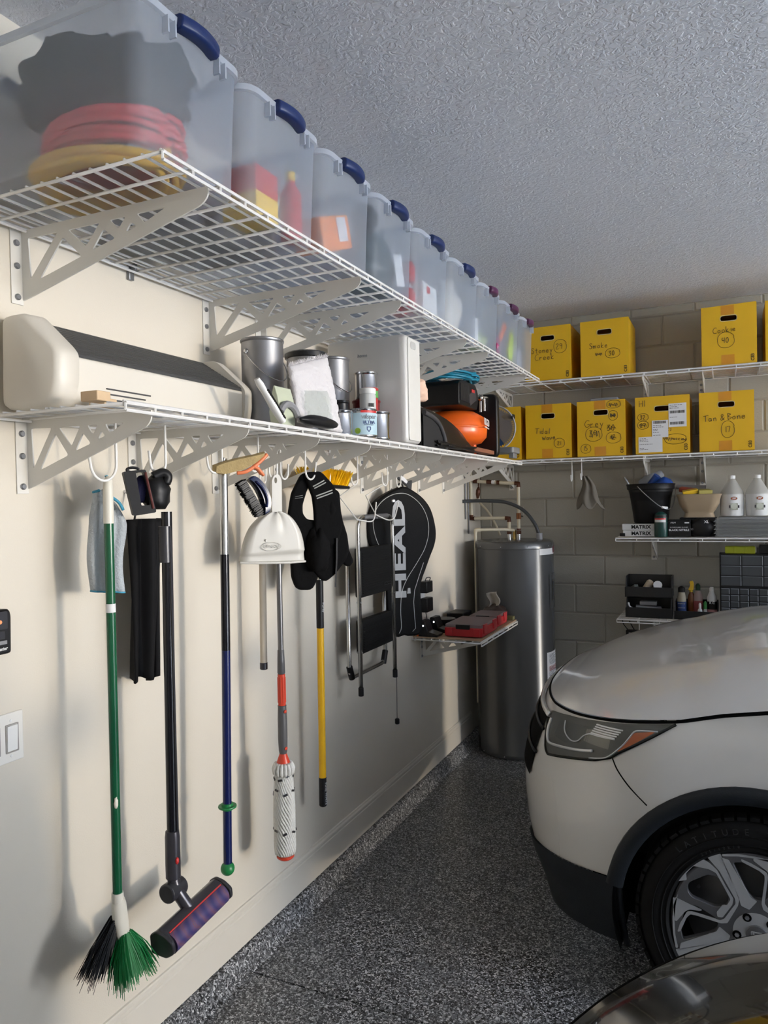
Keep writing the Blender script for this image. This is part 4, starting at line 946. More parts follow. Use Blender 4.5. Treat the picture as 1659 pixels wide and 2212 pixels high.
ol = [(v.x, v.y) for v in spline([(a,b,0) for a,b in L_], 3)]; orr = [(v.x, v.y) for v in spline([(a,b,0) for a,b in R_], 3)]
out = ol + [(-.091,.992),(-.06,1.0),(-.04,.994),(-.01,.993)] + orr[::-1]
link('bag_body', plate(out, [], .05, frame(P(0,0,-.005), bux, uz), .012), M_BAG, t, 50)
def inset(poly, d):
    c = []
    n = len(poly)
    for i in range(n):
        a = Vector(poly[i-1]); b = Vector(poly[(i+1) % n]); tn = (b-a).normalized(); c.append((poly[i][0]-tn.y*d, poly[i][1]+tn.x*d))
    return c
pi_ = inset(out, .020)
G().tube(spline([P(a,b,.0325) for a, b in [(-.150,1.40),(-.190,1.45),(-.212,1.54),(-.195,1.615),(-.15,1.665),(-.09,1.690),(-.03,1.685),(.03,1.640),(.066,1.575),(.075,1.50),(.055,1.42),(.01,1.345),(-.045,1.265),(-.072,1.20),(-.080,1.11),(-.078,1.03),(-.09,1.0)]], 5), .0018, 5).build('piping', M_PIPE, t, smooth=180)
G().tube([P(a,b,.033) for a, b in [(.045,1.345),(.02,1.28),(-.005,1.21),(-.012,1.15),(-.008,1.08),(-.004,1.02),(-.02,1.005)]], .0016, 5).build('side_piping', M_PIPE, t, smooth=180)
text('HEAD', .086, frame(P(-.078,1.415,.0332), (0,0,1), -bux) @ Matrix.Diagonal((2.08,1,1,1)), M_SILV, t, off=.0035, ext=.0006, space=1.06)
G().prism([(-.045,1.195),(-.026,1.195),(-.028,1.222),(-.04,1.222)], lambda a,b,h: P(a,b,.0325+h), 0, .001).build('silver_tab', M_SILV, t)
G().lathe([(0,.004),(.006,.004),(.009,.001),(.010,0)], P(-.105,1.655,.032), 16, P(0,0,1)-P(0,0,0)).build('rivet', M_STEEL, t)
G().tube(spline([P(-.075,1.71,0), P(-.07,1.735,0), P(-.05,1.738,0), P(-.042,1.712,0)]), .004, 6).build('loop', M_BLACK, t, smooth=180)
G().prism(rounded([(-.10,1.225),(-.086,1.22),(-.075,1.13),(-.09,1.13)], .003), lambda a,b,h: P(a-.03,b-.01,-.03+h), 0, .006).build('strap', M_BLACK, t)
t = thing('golf_club', 'dark club with grey angled head sticking up behind the racket bag', 'club', P(.0,1.72,-.07))
link('club_head', plate(rounded([(-.064,1.800),(-.054,1.803),(-.010,1.765),(.004,1.750),(.026,1.757),(.020,1.690),(.0,1.695),(.004,1.725),(-.027,1.752),(-.066,1.781)], .004), [], .016, frame(P(0,0,-.078), bux, uz), .002), M_BLACK, t, 40)
link('club_face', plate(rounded([(-.058,1.797),(-.050,1.800),(-.006,1.764),(.004,1.752),(-.004,1.740),(-.030,1.762)], .004), [], .003, frame(P(0,0,-.0675), bux, uz), .0), mat('grey club face', (.32,.31,.30), .35, .6), t, 40)
G().cyl(P(.012,1.70,-.078), P(-.02,1.08,-.082), .006, 10).build('shaft', M_STEEL, t)
t = thing('pull_cord', 'thin black cord with a black bob hanging below the step stool', 'cord', (.12,3.30,.57))
G().tube([(.115,3.302,1.0),(.12,3.303,.80),(.12,3.30,.585)], .0016, 5).build('cord', M_BLACK, t); G().lathe(rnd_prof(.0115,.560,.588), (.12,3.30,0), 14).build('bob', M_BLACK, t)
# wall controls at the left edge
t = thing('door_opener_panel', 'black wall control with glossy buttons at the left edge', 'control panel', (.01,1.19,1.36))
G().prism(rounded([(1.125,1.308),(1.243,1.308),(1.245,1.40),(1.240,1.416),(1.125,1.419)], .008), lambda a,b,h: (h,a,b), .0, .022).build('panel_body', M_BLACK, t, bevel=.005)
G().prism(rrect(.100,.042,.003), lambda a,b,h: (.0225+h, 1.182+a, 1.390+b), 0, .002).build('upper_plate', M_CHAR, t)
G().prism(rrect(.085,.020,.003), lambda a,b,h: (.0225+h, 1.180+a, 1.356+b), 0, .004).build('button', M_CHAR, t, bevel=.001)
G().prism(rrect(.05,.009,.001), lambda a,b,h: (.0225+h, 1.205+a, 1.337+b), 0, .0008).build('sticker', M_GREY, t)
G().lathe([(0,.002),(.004,.0015),(.005,0)], (.0245,1.212,1.387), 14, (1,0,0)).build('orange_lamp', mat('orange lamp', (.9,.3,.12), .4, emit=.3), t)
text('LiftMaster', .011, frame((.0226,1.208,1.322), (0,1,0), (0,0,1)), M_PAPER, t, shear=.25, off=.0003)
t = thing('light_switch', 'white rocker switch plate at the left edge below the black control', 'switch', (.003,1.22,1.10))
G().prism(rrect(.14,.121,.003), lambda a,b,h: (h, 1.212+a, 1.0985+b), 0, .006).build('cover_plate', mat('white switch plastic', (.78,.76,.71), .3), t, bevel=.0025)
for y in (1.249, 1.198):
    link('rocker_frame', plate(rrect(.036,.070,.002), [rrect(.030,.064,.0015)], .003, frame((.0065,y,1.097), (0,1,0), (0,0,1))), mat('switch seam', (.30,.28,.26), .5), t, 0)
    G().prism(rrect(.0285,.062,.001), lambda a,b,h: (.0055+h*(1+b*8), y+a, 1.097+b), 0, .004).build('rocker', M_WHITE, t, bevel=.001)
    for z in (1.140, 1.054): G().lathe([(0,.0015),(.003,.001),(.0035,0)], (.006,y-.002,z), 10, (1,0,0)).build('screw', M_WHITE, t)
# ------------------------------------------------------------------ yellow boxes with handwriting
GLY = {'S':[[(.55,.85),(.3,1),(.1,.8),(.3,.55),(.5,.3),(.3,0),(.05,.12)]], 't':[[(.3,.9),(.3,.1),(.45,0)],[(.1,.6),(.5,.62)]], 'o':[[(.3,.5),(.08,.3),(.2,.02),(.45,.1),(.45,.4),(.3,.5)]],
 'n':[[(.1,.5),(.12,0)],[(.12,.35),(.3,.5),(.45,.4),(.47,0)]], 'e':[[(.08,.25),(.45,.3),(.35,.5),(.12,.4),(.1,.1),(.3,0),(.5,.1)]], 'y':[[(.1,.5),(.25,.1)],[(.5,.5),(.1,-.5)]],
 'C':[[(.75,.95),(.4,1),(.1,.5),(.25,.05),(.7,.05)]], 'r':[[(.1,.5),(.12,0)],[(.12,.3),(.3,.48),(.45,.42)]], 'k':[[(.1,1),(.1,0)],[(.45,.55),(.12,.22),(.5,0)]],
 'm':[[(.05,.5),(.07,0)],[(.07,.35),(.2,.5),(.3,.3),(.3,0)],[(.3,.35),(.45,.5),(.55,.3),(.56,0)]], 'i':[[(.25,.5),(.27,0)],[(.25,.7),(.27,.72)]], 'T':[[(0,.9),(.75,1)],[(.35,.95),(.3,0)]],
 'd':[[(.45,.4),(.2,.5),(.1,.15),(.3,0),(.45,.2)],[(.47,1),(.45,0)]], 'a':[[(.45,.45),(.2,.5),(.08,.2),(.25,0),(.45,.2)],[(.46,.48),(.5,0)]], 'l':[[(.25,1),(.25,0)]],
 'W':[[(0,.7),(.15,0),(.32,.5),(.5,0),(.7,.75)]], 'v':[[(.05,.5),(.25,0),(.5,.5)]], 'G':[[(.75,.9),(.4,1),(.08,.5),(.3,.02),(.7,.15),(.7,.45),(.45,.42)]], 'H':[[(.1,1),(.1,0)],[(.6,1),(.6,0)],[(.1,.5),(.6,.52)]],
 'I':[[(.25,1),(.25,0)]], 'B':[[(.1,1),(.12,0)],[(.1,1),(.5,.85),(.15,.55),(.6,.3),(.12,0)]], '&':[[(.6,0),(.2,.7),(.35,.95),(.5,.75),(.1,.25),(.25,0),(.65,.4)]], 'p':[[(.1,.5),(.1,-.45)],[(.1,.4),(.35,.5),(.4,.15),(.12,.05)]],
 'c':[[(.45,.45),(.2,.5),(.08,.2),(.25,0),(.47,.08)]], 'u':[[(.08,.5),(.12,.05),(.35,.02),(.45,.5)],[(.45,.5),(.5,0)]], 'R':[[(.1,1),(.1,0)],[(.1,1),(.5,.8),(.12,.5),(.5,0)]], 'J':[[(.4,.8),(.4,.1),(.2,0)]],
 '0':[[(.3,1),(.08,.6),(.15,.1),(.4,.05),(.52,.5),(.42,.95),(.3,1)]], '1':[[(.3,1),(.3,0)]], '2':[[(.08,.8),(.3,1),(.5,.8),(.1,.05),(.55,.05)]], '3':[[(.08,.95),(.5,.95),(.25,.6),(.5,.35),(.3,0),(.05,.1)]],
 '4':[[(.15,1),(.1,.5),(.55,.5)],[(.5,1),(.48,0)]], '5':[[(.5,1),(.15,1),(.12,.6),(.45,.55),(.45,.1),(.1,0)]], '7':[[(.05,.95),(.55,1),(.35,0)]], '9':[[(.5,.8),(.25,1),(.1,.7),(.4,.6),(.5,.85),(.45,0)]]}
def strokes(txt, h, sp=.68):
    out = []; x = 0
    for ch in txt:
        for s in GLY.get(ch, []): out.append([(x+a*h, b*h) for a, b in s])
        x += h*sp*(.55 if ch in ' ilI1' else 1.2 if ch in 'mWGC' else 1)
    return out, x
M_BOX = mat('yellow carton print', (.72,.42,.008), .45, var=.05, vscale=8)
M_TAPE = mat('amber packing tape', (.62,.27,.02), .25, var=.1); M_PEN = mat('black marker', (.03,.022,.008), .6)
M_EDGE = mat('pale carton edge', (.62,.56,.38), .8)
YBX = 'yellow cartons on the back wall shelves'
def carton(x0, z0, label, notes=(), w=.285, h=.338, d=.36, y0=4.692, tape=(1,1), wonky=0):
    t = thing('yellow_carton', label, 'box', (x0+w/2, y0+d/2, z0), YBX)
    th = .004; g = G()
    g.box(x0, x0+th, y0+th, y0+d, z0, z0+h); g.box(x0+w-th, x0+w, y0+th, y0+d, z0, z0+h); g.box(x0, x0+w, y0+d-th, y0+d, z0, z0+h)
    g.box(x0, x0+w, y0+th, y0+d, z0, z0+th); g.box(x0, x0+w, y0+th, y0+d, z0+h-th, z0+h)
    g.build('carton_body', M_BOX, t, bevel=.0015)
    hx, hz = x0+w*.50, z0+h*.785
    hole = [(hx+a, hz+b) for a, b in rrect(.084, .029, .0135, 5)]
    out = rounded([(x0,z0+.001),(x0+w,z0+.001),(x0+w,z0+h+wonky),(x0,z0+h)], .003)
    link('front_panel', plate(out, [hole], th, frame((0, y0+th/2, 0), (1,0,0), (0,0,1))), M_BOX, t, 0)
    link('hole_rim', plate([(hx+a, hz+b) for a, b in rrect(.090,.035,.0165,5)], [hole], .0012, frame((0, y0-.0003, 0), (1,0,0), (0,0,1))), M_EDGE, t, 0)
    Pf = lambda fx, fy: Vector((x0+w*fx, y0-.0012, z0+h*(1-fy)))
    if tape[0]: G().box(x0+w*.36, x0+w*.60, y0-.0006, y0+.001, z0+h*.845, z0+h).build('tape', M_TAPE, t)
    if tape[1]: G().box(x0+w*.36, x0+w*.60, y0-.0006, y0+.001, z0+.002, z0+h*.17).build('tape', M_TAPE, t)
    g = G()
    def circ(fx, fy, rx, ry, rnd=.1):
        g.tube([Pf(fx,fy)+Vector((rx*math.cos(R(a))*(1+rnd*math.sin(R(a*1.5))), 0, ry*math.sin(R(a)))) for a in range(20, 395, 15)], .0011, 4)
    def scrib(fx, fy, w_, h_, n=5):
        g.tube(spline([Pf(fx,fy)+Vector((-w_+2*w_*i/(2*n), 0, h_*(1 if i % 2 else -1)*(.6+.4*math.sin(i)))) for i in range(2*n+1)], 4), .0012, 4)
    for it in notes:
        if it[0] == 'w':
            _, s, fx, fy, hh, rot = it; st, wd = strokes(s, hh)
            c = Pf(fx, fy)
            for k in st:
                pts = [c + Vector(((a-wd/2)*math.cos(rot) - (b-hh*.4)*math.sin(rot), 0, (a-wd/2)*math.sin(rot) + (b-hh*.4)*math.cos(rot))) for a, b in k]
                g.tube(spline(pts, 4) if len(pts) > 2 else pts, .0013, 4)
        elif it[0] == 'c': circ(*it[1:])
        elif it[0] == 's': scrib(*it[1:])
    if g.v: tag(g.build('handwriting', M_PEN, t, smooth=0), kind='stuff')
    text('C83', .024, frame(Pf(.93,.905), (0,0,1), (-1,0,0)), M_PEN, t, name='print_mark', off=.0004)
    return t
Z1, Z2 = 1.904, 2.394
W = lambda s, fx, fy, h, rot=0: ('w', s, fx, fy, h, rot)
carton(.443, Z2, 'yellow carton half hidden by the last tote, marked with a circled 29', [W('Stoney',.38,.44,.034), W('29',.76,.40,.034), ('c',.77,.39,.042,.042), W('Creek',.43,.57,.036)], tape=(0,0))
carton(.790, Z2, 'yellow carton marked Smoke with a circled 30, upper back shelf', [W('Smoke',.38,.46,.032), ('s',.38,.61,.02,.009), W('30',.65,.62,.028), ('c',.66,.61,.045,.030)], tape=(0,0), wonky=.004)
carton(1.478, Z2, 'yellow carton marked Cookie with a circled 40, upper back shelf', [W('Cookie',.42,.41,.032,.05), W('40',.44,.59,.030), ('c',.44,.58,.046,.045)], wonky=.006)
carton(1.808, Z2, 'yellow carton cut off by the right edge of the picture, upper back shelf', [], tape=(1,1))
carton(.120, Z1, 'yellow carton behind the miter saw in the back corner', [], tape=(0,0))
carton(.438, Z1, 'yellow carton marked Tidal Wave with a circled 21', [W('Tidal',.38,.50,.034,-.06), W('Wave',.52,.62,.030,.05), W('21',.74,.74,.024), ('c',.74,.73,.034,.030)])
carton(.762, Z1, 'yellow carton marked Grey with crossed-out numbers', [W('Grey',.36,.42,.042,.02), W('39',.34,.60,.040), ('c',.34,.60,.052,.044), ('s',.37,.60,.03,.022,4), W('15',.17,.86,.028), ('c',.17,.86,.032,.028),
       ('c',.76,.08,.044,.024), ('s',.76,.09,.026,.012), ('c',.75,.28,.028,.030), ('s',.75,.28,.016,.014), W('30',.71,.51,.036), ('s',.72,.50,.026,.012,3), W('12',.75,.68,.030), ('c',.75,.68,.046,.034), ('s',.75,.68,.018,.012,3)])
t = carton(1.106, Z1, 'yellow carton marked HI with white shipping labels', [W('HI',.13,.12,.036), W('32',.14,.36,.024), ('c',.14,.35,.032,.022), W('27',.14,.50,.024), ('s',.14,.49,.02,.009,4), ('c',.14,.49,.033,.024), W('RJ',.63,.59,.022),
       W('Cappuccino',.73,.75,.020,-.12), ('c',.73,.76,.063,.030)], w=.302, tape=(0,0))
def boxlabel(t, x0, z0, w, h, fx0, fy0, fx1, fy1, bars, y0=4.6905):
    X = lambda f: x0+w*f; Z = lambda f: z0+h*(1-f)
    o = G().box(X(fx0), X(fx1), y0-.0012, y0+.001, Z(fy1), Z(fy0)).build('shipping_label', M_PAPER, t)
    rnd = random.Random(int(fx0*100)); g = G()
    for fy, kind in bars:
        if kind == 'b':
            x = X(fx0)+.008
            while x < X(fx1)-.012: ww = rnd.choice((.0012,.0022,.003)); g.box(x, x+ww, y0-.0016, y0-.0011, Z(fy)-.008, Z(fy)+.008); x += ww+rnd.choice((.0012,.002))
        else:
            x = X(fx0)+.006
            while x < X(fx0)+(X(fx1)-X(fx0))*kind: ww = rnd.uniform(.004,.012); g.box(x, x+ww, y0-.0016, y0-.0011, Z(fy)-.0012, Z(fy)+.0012); x += ww+.003
    tag(g.build('label_print', M_PEN, o, smooth=0), kind='stuff')
boxlabel(t, 1.106, Z1, .302, .338, .62, .14, .945, .55, [(.17,.7),(.20,.5),(.225,.6),(.29,'b'),(.38,.5),(.485,'b')])
boxlabel(t, 1.106, Z1, .302, .338, .31, .42, .61, .72, [(.455,'b'),(.51,.5),(.54,.6),(.575,.35),(.60,.3),(.63,.35),(.68,.5)])
boxlabel(t, 1.106, Z1, .302, .338, .055, .70, .50, .975, [(.73,.3),(.755,.4),(.78,.35),(.83,.6),(.90,.2),(.925,.4)], y0=4.6918)
carton(1.460, Z1, 'yellow carton marked Tan & Bone with a circled 17', [W('Tan & Bone',.47,.44,.036,.04), W('17',.52,.65,.032), ('c',.52,.64,.036,.048)])
tag(G().box(.835,1.00,4.73,4.95,2.2425,2.264).build('flat_device', M_GREY, bevel=.004), 'flat grey device lying on top of the carton marked Grey', 'device')
# ------------------------------------------------------------------ things under and on the short back shelves
hook('left of the two white hooks under the back wall shelf', .716, 4.74, 1.755, .02, .018, 1.89, .003)
hook('right of the two white hooks under the back wall shelf', .776, 4.74, 1.762, .02, .018, 1.89, .003)
t = thing('rag', 'stiff grey brown rag hanging below the carton marked Grey', 'cloth', (.82,4.76,1.6))
def ragf(u, v):
    w = .018 + .068*v; x = .795 + .035*v + (u-.5)*2*w + .01*math.sin(v*6)
    z = 1.785 - v*(.165 + .045*abs(math.cos(u*6.3))) 
    return (x, 4.745 - .035*math.sin(u*math.pi)*(v**.7) + .008*math.sin(u*13), z)
G().grid(ragf, 30, 22).build('rag_cloth', mat('grey brown canvas', (.14,.125,.10), .9, bump=.4, bscale=60, var=.25), t, smooth=180, solid=.004)
ZS3, ZS4 = 1.4045, .9045
# bucket with plastic-wrapped things
t = thing('bucket', 'black plastic bucket with wire bail on the short back shelf', 'bucket', (1.183,4.88,ZS3+.08))
bz = ZS3+.080
tag(G().box(1.07,1.29,4.80,4.96,ZS3,bz-.001).build('storage_box', M_BLACK, bevel=.003), 'flat black box under the black bucket', 'box')
G().lathe([(0,0),(.094,0),(.10,.006),(.125,.19),(.129,.192),(.131,.205),(.140,.21),(.141,.228),(.145,.24),(.141,.243),(.136,.238),(.095,.012),(0,.010)], (1.170,4.88,bz), 36).build('bucket_body', M_BLACK, t, smooth=40)
G().tube(spline([(1.105,4.755,bz+.228),(1.16,4.735,bz+.17),(1.25,4.735,bz+.095),(1.30,4.80,bz+.10),(1.318,4.88,bz+.215)]), .0028, 6).build('wire_bail', M_STEEL, t, smooth=180)
G().tube([(1.245,4.734,bz+.098),(1.275,4.757,bz+.094)], .007, 8).build('bail_grip', M_PAPER, t)
tag(G().tube([(1.05,4.90,bz+.22),(1.012,4.90,bz+.29)], .008, 8).build('metal_tube', M_STEELP), 'short metal tube leaning out of the black bucket', 'tube')
o = tag(G().tube([(1.14,4.88,bz+.19),(1.215,4.85,bz+.29)], [.024,.024], 18).build('blue_pipe', mat('blue pipe', (.015,.06,.26), .35)), 'blue pipe sticking out of the black bucket', 'pipe')
tag(bumpy((1.25,4.86,bz+.24), (.05,.05,.038), 61, .3).build('blue_bag', mat('blue bag', (.02,.07,.30), .35), smooth=180), 'crumpled blue bag in the right of the black bucket', 'bag')
o = tag(bumpy((1.165,4.92,bz+.25), (.09,.045,.045), 62, .35, 2.5, 34, 18).xf(Matrix.Translation((1.165,4.92,bz+.25)) @ Matrix.Rotation(R(-32),4,'Y') @ Matrix.Translation((-1.165,-4.92,-bz-.25))).build('plastic_bag', plastic_material('crinkled clear film', (.60,.64,.70), .35), smooth=180), 'crinkled clear plastic bag over the black bucket', 'bag')
# tan tub
t = thing('tan_tub', 'tan plastic tub with flared rim right of the black bucket', 'tub', (1.43,4.86,ZS3+.11))
g = G(); rs = []
for z, hx, hy, r in ((1.518,.088,.07,.03),(1.545,.078,.065,.03),(1.56,.090,.075,.04),(1.60,.112,.09,.05),(1.645,.121,.10,.05),(1.655,.127,.105,.05),(1.658,.123,.10,.05),(1.64,.11,.088,.045),(1.60,.10,.08,.04)):
    rs.append(ring(1.448, 4.86, hx, hy, r, z))
g.loft(rs); g.build('tub_body', mat('tan plastic', (.38,.29,.19), .4), t, smooth=50)
tag(G().box(1.34,1.545,4.80,4.93,ZS3,1.517).build('storage_box', M_BLACK, bevel=.003), 'black box under the tan tub', 'box')
for k, (x, y, rz, m, l) in enumerate(((1.40,4.82,.1,M_YEL,'yellow packet lying left in the tan tub'), (1.475,4.83,.5,mat('olive packet', (.35,.30,.06), .5),'olive packet tilted right in the tan tub'), (1.38,4.90,-.2,mat('red packet', (.35,.06,.03), .5),'red packet at the back of the tan tub'))):
    tag(G().obox((x,y,1.672+.012*(k == 2)), (.085,.05,.024), (.2,.15*(k-1),rz)).build('packet', m, bevel=.003), l, 'packet')
tag(G().obox((1.40,4.95,1.70), (.17,.05,.006), (.5,.05,0)).build('wire_tray', M_GREY), 'grey tray edge leaning behind the tan tub', 'tray')
# jugs
M_JUG = plastic_material('milky jug plastic', (.70,.69,.64), .22); M_JLAB = mat('white jug label', (.66,.66,.64), .5); M_ZEP = mat('red oval print', (.30,.03,.015), .5)
M_ORG = mat('ochre print', (.45,.28,.05), .5)
def jug(x, label):
    y = 4.87; t = thing('jug', label, 'jug', (x,y,ZS3+.115), 'white gallon jugs'); z = ZS3+.115
    G().lathe([(0,.002),(.052,0),(.062,.006),(.0645,.02),(.0645,.135),(.062,.145),(.018,.222),(.016,.225),(.016,.236)], (x,y,z), 36).build('jug_body', M_JUG, t, smooth=50)
    G().lathe([(.018,.224),(.0195,.226),(.0195,.242),(.017,.244),(0,.244)], (x,y,z), 24).build('cap', M_WHITE, t)
    G().lathe([(.0648,.006),(.0648,.132)], (x,y,z), 32, a0=R(-165), a1=R(-15)).build('label', M_JLAB, t)
    n = Vector((.16,-.987,0)).normalized(); u = Vector((-n.y,n.x,0)); c = Vector((x,y,z)) + n*.0652
    uu = [( .018*math.cos(R(a)), .0095*math.sin(R(a))) for a in range(0,360,15)]
    link('logo_oval', plate(uu, [], .0008, frame(c+Vector((0,0,.108)), u, (0,0,1))), M_ZEP, t, 0)
    link('logo_ring', plate([(a*.86,b*.80) for a,b in uu], [[(a*.78,b*.70) for a,b in uu]], .0012, frame(c+Vector((0,0,.108))+n*.0003, u, (0,0,1))), M_ORG, t, 0)
    text('ZEP', .0125, frame(c+Vector((0,0,.108))+n*.0006, u, (0,0,1)), M_PAPER, t, off=.0004)
    link('label_picture', plate(rrect(.040,.040,.002), [], .0008, frame(c+Vector((.0,0,.060)), u, (0,0,1))), mat('olive grey print', (.36,.37,.30), .5), t, 0)
    link('label_band', plate(rrect(.056,.016,.002), [], .0006, frame(c+Vector((.0,0,.060)), u, (0,0,1))), M_CHAR, t, 0)
    link('label_disc', plate([(.017*math.cos(R(a)), .017*math.sin(R(a))) for a in range(0,360,20)], [], .0008, frame(c+Vector((.0,0,.062))+n*.0004, u, (0,0,1))), mat('pale green print', (.52,.54,.45), .5), t, 0)
    return t
jug(1.628, 'left white gallon jug on the short back shelf'); jug(1.763, 'right white gallon jug on the short back shelf')
tag(G().box(1.555,1.86,4.80,4.95,ZS3,ZS3+.114).build('storage_box', M_GREY, bevel=.003), 'grey box carrying the two white jugs behind the wire stack', 'box')
# matrix boxes
for k in range(2):
    z = ZS3 + .002 + k*.039
    t = thing('flat_box', ['lower white box lettered MATRIX on the short back shelf', 'upper white box lettered MATRIX on the short back shelf'][k], 'box', (1.10,4.79,z), 'MATRIX boxes')
    G().box(1.012+.004*(1-k),1.20,4.757,4.797,z,z+.037).build('box_body', M_JLAB, t, bevel=.0015)
    text('MATRIX', .030, frame((1.122,4.7562,z+.0175), (1,0,0), (0,0,1)), M_BLACK, t, off=.0012, space=1.05)
tag(G().box(.998,1.03,4.75,4.757,ZS3+.002,ZS3+.022).build('rubber_block', M_BLACK, bevel=.003), 'small black block at the left end of the MATRIX boxes', 'block')
t = thing('gas_canister', 'small dark green gas canister beside the MATRIX boxes', 'canister', (1.237,4.765,ZS3))
G().lathe([(0,0),(.036,0),(.038,.006),(.038,.12),(.034,.135),(.018,.146),(.012,.150),(0,.150)], (1.237,4.752,ZS3+.001), 26).build('canister_body', mat('dark green enamel', (.008,.05,.04), .35), t)
G().lathe([(.0383,.088),(.0383,.112)], (1.237,4.752,ZS3+.001), 20, a0=R(-150), a1=R(-40)).build('label', M_JLAB, t); G().lathe([(.0386,.103),(.0386,.112)], (1.237,4.752,ZS3+.001), 20, a0=R(-150), a1=R(-40)).build('red_band', M_RED, t)
G().lathe([(.0383,.116),(.0384,.128)], (1.237,4.752,ZS3+.001), 20).build('shoulder', M_BLACK, t)
t = thing('glove_box', 'black box of nitrile gloves lettered in white, marked XL', 'box', (1.34,4.77,ZS3))
G().box(1.278,1.402,4.745,4.80,ZS3+.002,ZS3+.102).build('box_body', M_BLACK, t, bevel=.002)
text('BLACK NITRILE', .0165, frame((1.338,4.7442,ZS3+.040), (1,0,0), (0,0,1)), M_PAPER, t, off=.0004); text('20 DISPOSABLE GLOVES', .0095, frame((1.338,4.7442,ZS3+.056), (1,0,0), (0,0,1)), M_PAPER, t)
text('FIRM', .014, frame((1.305,4.7442,ZS3+.084), (1,0,0), (0,0,1)), M_PAPER, t, shear=.3); G().box(1.37,1.395,4.7441,4.745,ZS3+.080,ZS3+.088).build('mark', M_PAPER, t)
t = thing('glove_box', 'wrinkled black glove packet marked XL beside the wire stack', 'packet', (1.465,4.77,ZS3))
link('packet_body', bumpy((1.462,4.775,ZS3+.052), (.068,.030,.058), 71, .1, 1.6, 24, 16).mesh('packet_body'), M_BLACK, t, 180)
text('XL', .022, frame((1.49,4.741,ZS3+.088), (1,0,0), (0,0,1)), M_PAPER, t, off=.0006); text('50', .016, frame((1.41,4.7435,ZS3+.045), (1,0,0), (0,0,1)), M_GREY, t)
# stack of wire panels
for k in range(14):
    z = ZS3+.004+k*.0077
    t = thing('wire_rack', ['bottom wire rack of the stack beside the glove packet','topmost wire rack of the stack beside the glove packet'][k == 13] if k in (0, 13) else 'grey wire rack inside the stack beside the glove packet', 'rack', (1.68,4.78,z), 'stacked wire racks')
    g = G(); dx = .006*math.sin(k*2.1)
    for yy in (4.745,4.765,4.785,4.805): g.tube([(1.535+dx,yy,z),(1.87,yy,z+.001)], .0024, 5)
    g.tube([(1.535+dx,4.745,z),(1.535+dx,4.805,z)], .0024, 5); g.tube([(1.70+dx,4.745,z),(1.70+dx,4.805,z)], .0024, 5)
    g.build('wires', mat('dull grey wire', (.42,.43,.42), .4, .5), t)
# ------------------------------------------------------------------ lowest shelf
M_BIN = mat('black bin plastic', (.010,.010,.011), .45)
def bin_(x0, x1, z0, h, label, y0=4.79, y1=4.95, front=.5):
    t = thing('stacking_bin', label, 'bin', ((x0+x1)/2,(y0+y1)/2,z0), 'black open bins on the lowest shelf'); g = G(); w = .005
    g.box(x0,x1,y0,y1,z0,z0+w); g.box(x0,x1,y1-w,y1,z0,z0+h); g.box(x0,x1,y0,y0+w,z0,z0+h*front)
    for xx in (x0, x1-w): g.prism([(y0,z0),(y1,z0),(y1,z0+h),(y0+.03,z0+h),(y0,z0+h*(front+.05))], lambda a,b,hh: (hh,a,b), xx, xx+w)
    g.build('bin_body', M_BIN, t, bevel=.0015)
    for xx in (x0-.004, x1): G().box(xx, xx+.004, y0, y0+.02, z0, z0+h*front*.95).build('side_rib', M_BIN, t)
    return t
bin_(1.024,1.288,ZS4,.121,'lower of the two stacked black bins left on the lowest shelf'); bin_(1.022,1.292,ZS4+.124,.128,'upper of the two stacked black bins left on the lowest shelf')
bin_(1.306,1.548,ZS4,.105,'black bin of bottles between stacked bins and drawer cabinet', front=.48)
inside(G().lathe([(0,0),(.022,0),(.022,.065),(.016,.075),(0,.075)], (1.13,4.86,ZS4+.160), 18, (.5,-.3,.8)), 'jar', 'cream jar tilted in the upper black bin', 'jar', mat('cream jar', (.55,.45,.32), .5))
inside(G().lathe([(0,0),(.026,0),(.026,.04),(0,.04)], (1.205,4.85,ZS4+.185), 20, (.1,-.9,.4)), 'tape_roll', 'round white roll at the right of the upper black bin', 'roll', M_PAPER)
inside(bumpy((1.075,4.86,ZS4+.158), (.03,.03,.035), 81, .3), 'packet', 'greyish packet at the left of the upper black bin', 'packet', mat('dull packet', (.22,.24,.22), .5), smooth=180)
inside(G().obox((1.15,4.86,ZS4+.058), (.15,.05,.012), (0,.05,.1)), 'flat_tool', 'pale flat tool lying in the lower black bin', 'tool', M_GREY, bevel=.002)
inside(G().tube(spline([(1.035,4.82,ZS4+.085),(1.045,4.81,ZS4+.06),(1.075,4.83,ZS4+.045)]), .006, 8), 'white_hose_piece', 'curved white piece at the left of the lower black bin', 'piece', M_PAPER, smooth=180)
inside(G().box(1.10,1.20,4.83,4.90,ZS4+.07,ZS4+.095), 'white_case', 'white case in the lower black bin', 'case', M_GREY, bevel=.004)
def bottle(x, y, r, h, label, m, capm, caph=.025, lab=None, neck=.4, tip=False):
    t = thing('bottle', label, 'bottle', (x,y,ZS4+.006), 'bottles in the open black bin'); z = ZS4+.006
    G().lathe([(0,0),(r,0),(r+.001,.004),(r,h*.72),(r*.92,h*.8),(r*neck,h),(0,h)], (x,y,z), 22).build('bottle_body', m, t, smooth=50)
    G().lathe([(r*neck+.002,h-.002),(r*neck+.002,h+caph*.7),(r*.2 if tip else r*neck*.8,h+caph),(0,h+caph)], (x,y,z), 16).build('cap', capm, t)
    if lab: G().lathe([(r+.0015,h*.15),(r+.0015,h*.62)], (x,y,z), 22, a0=R(-170), a1=R(-10)).build('label', lab, t)
    return t, z
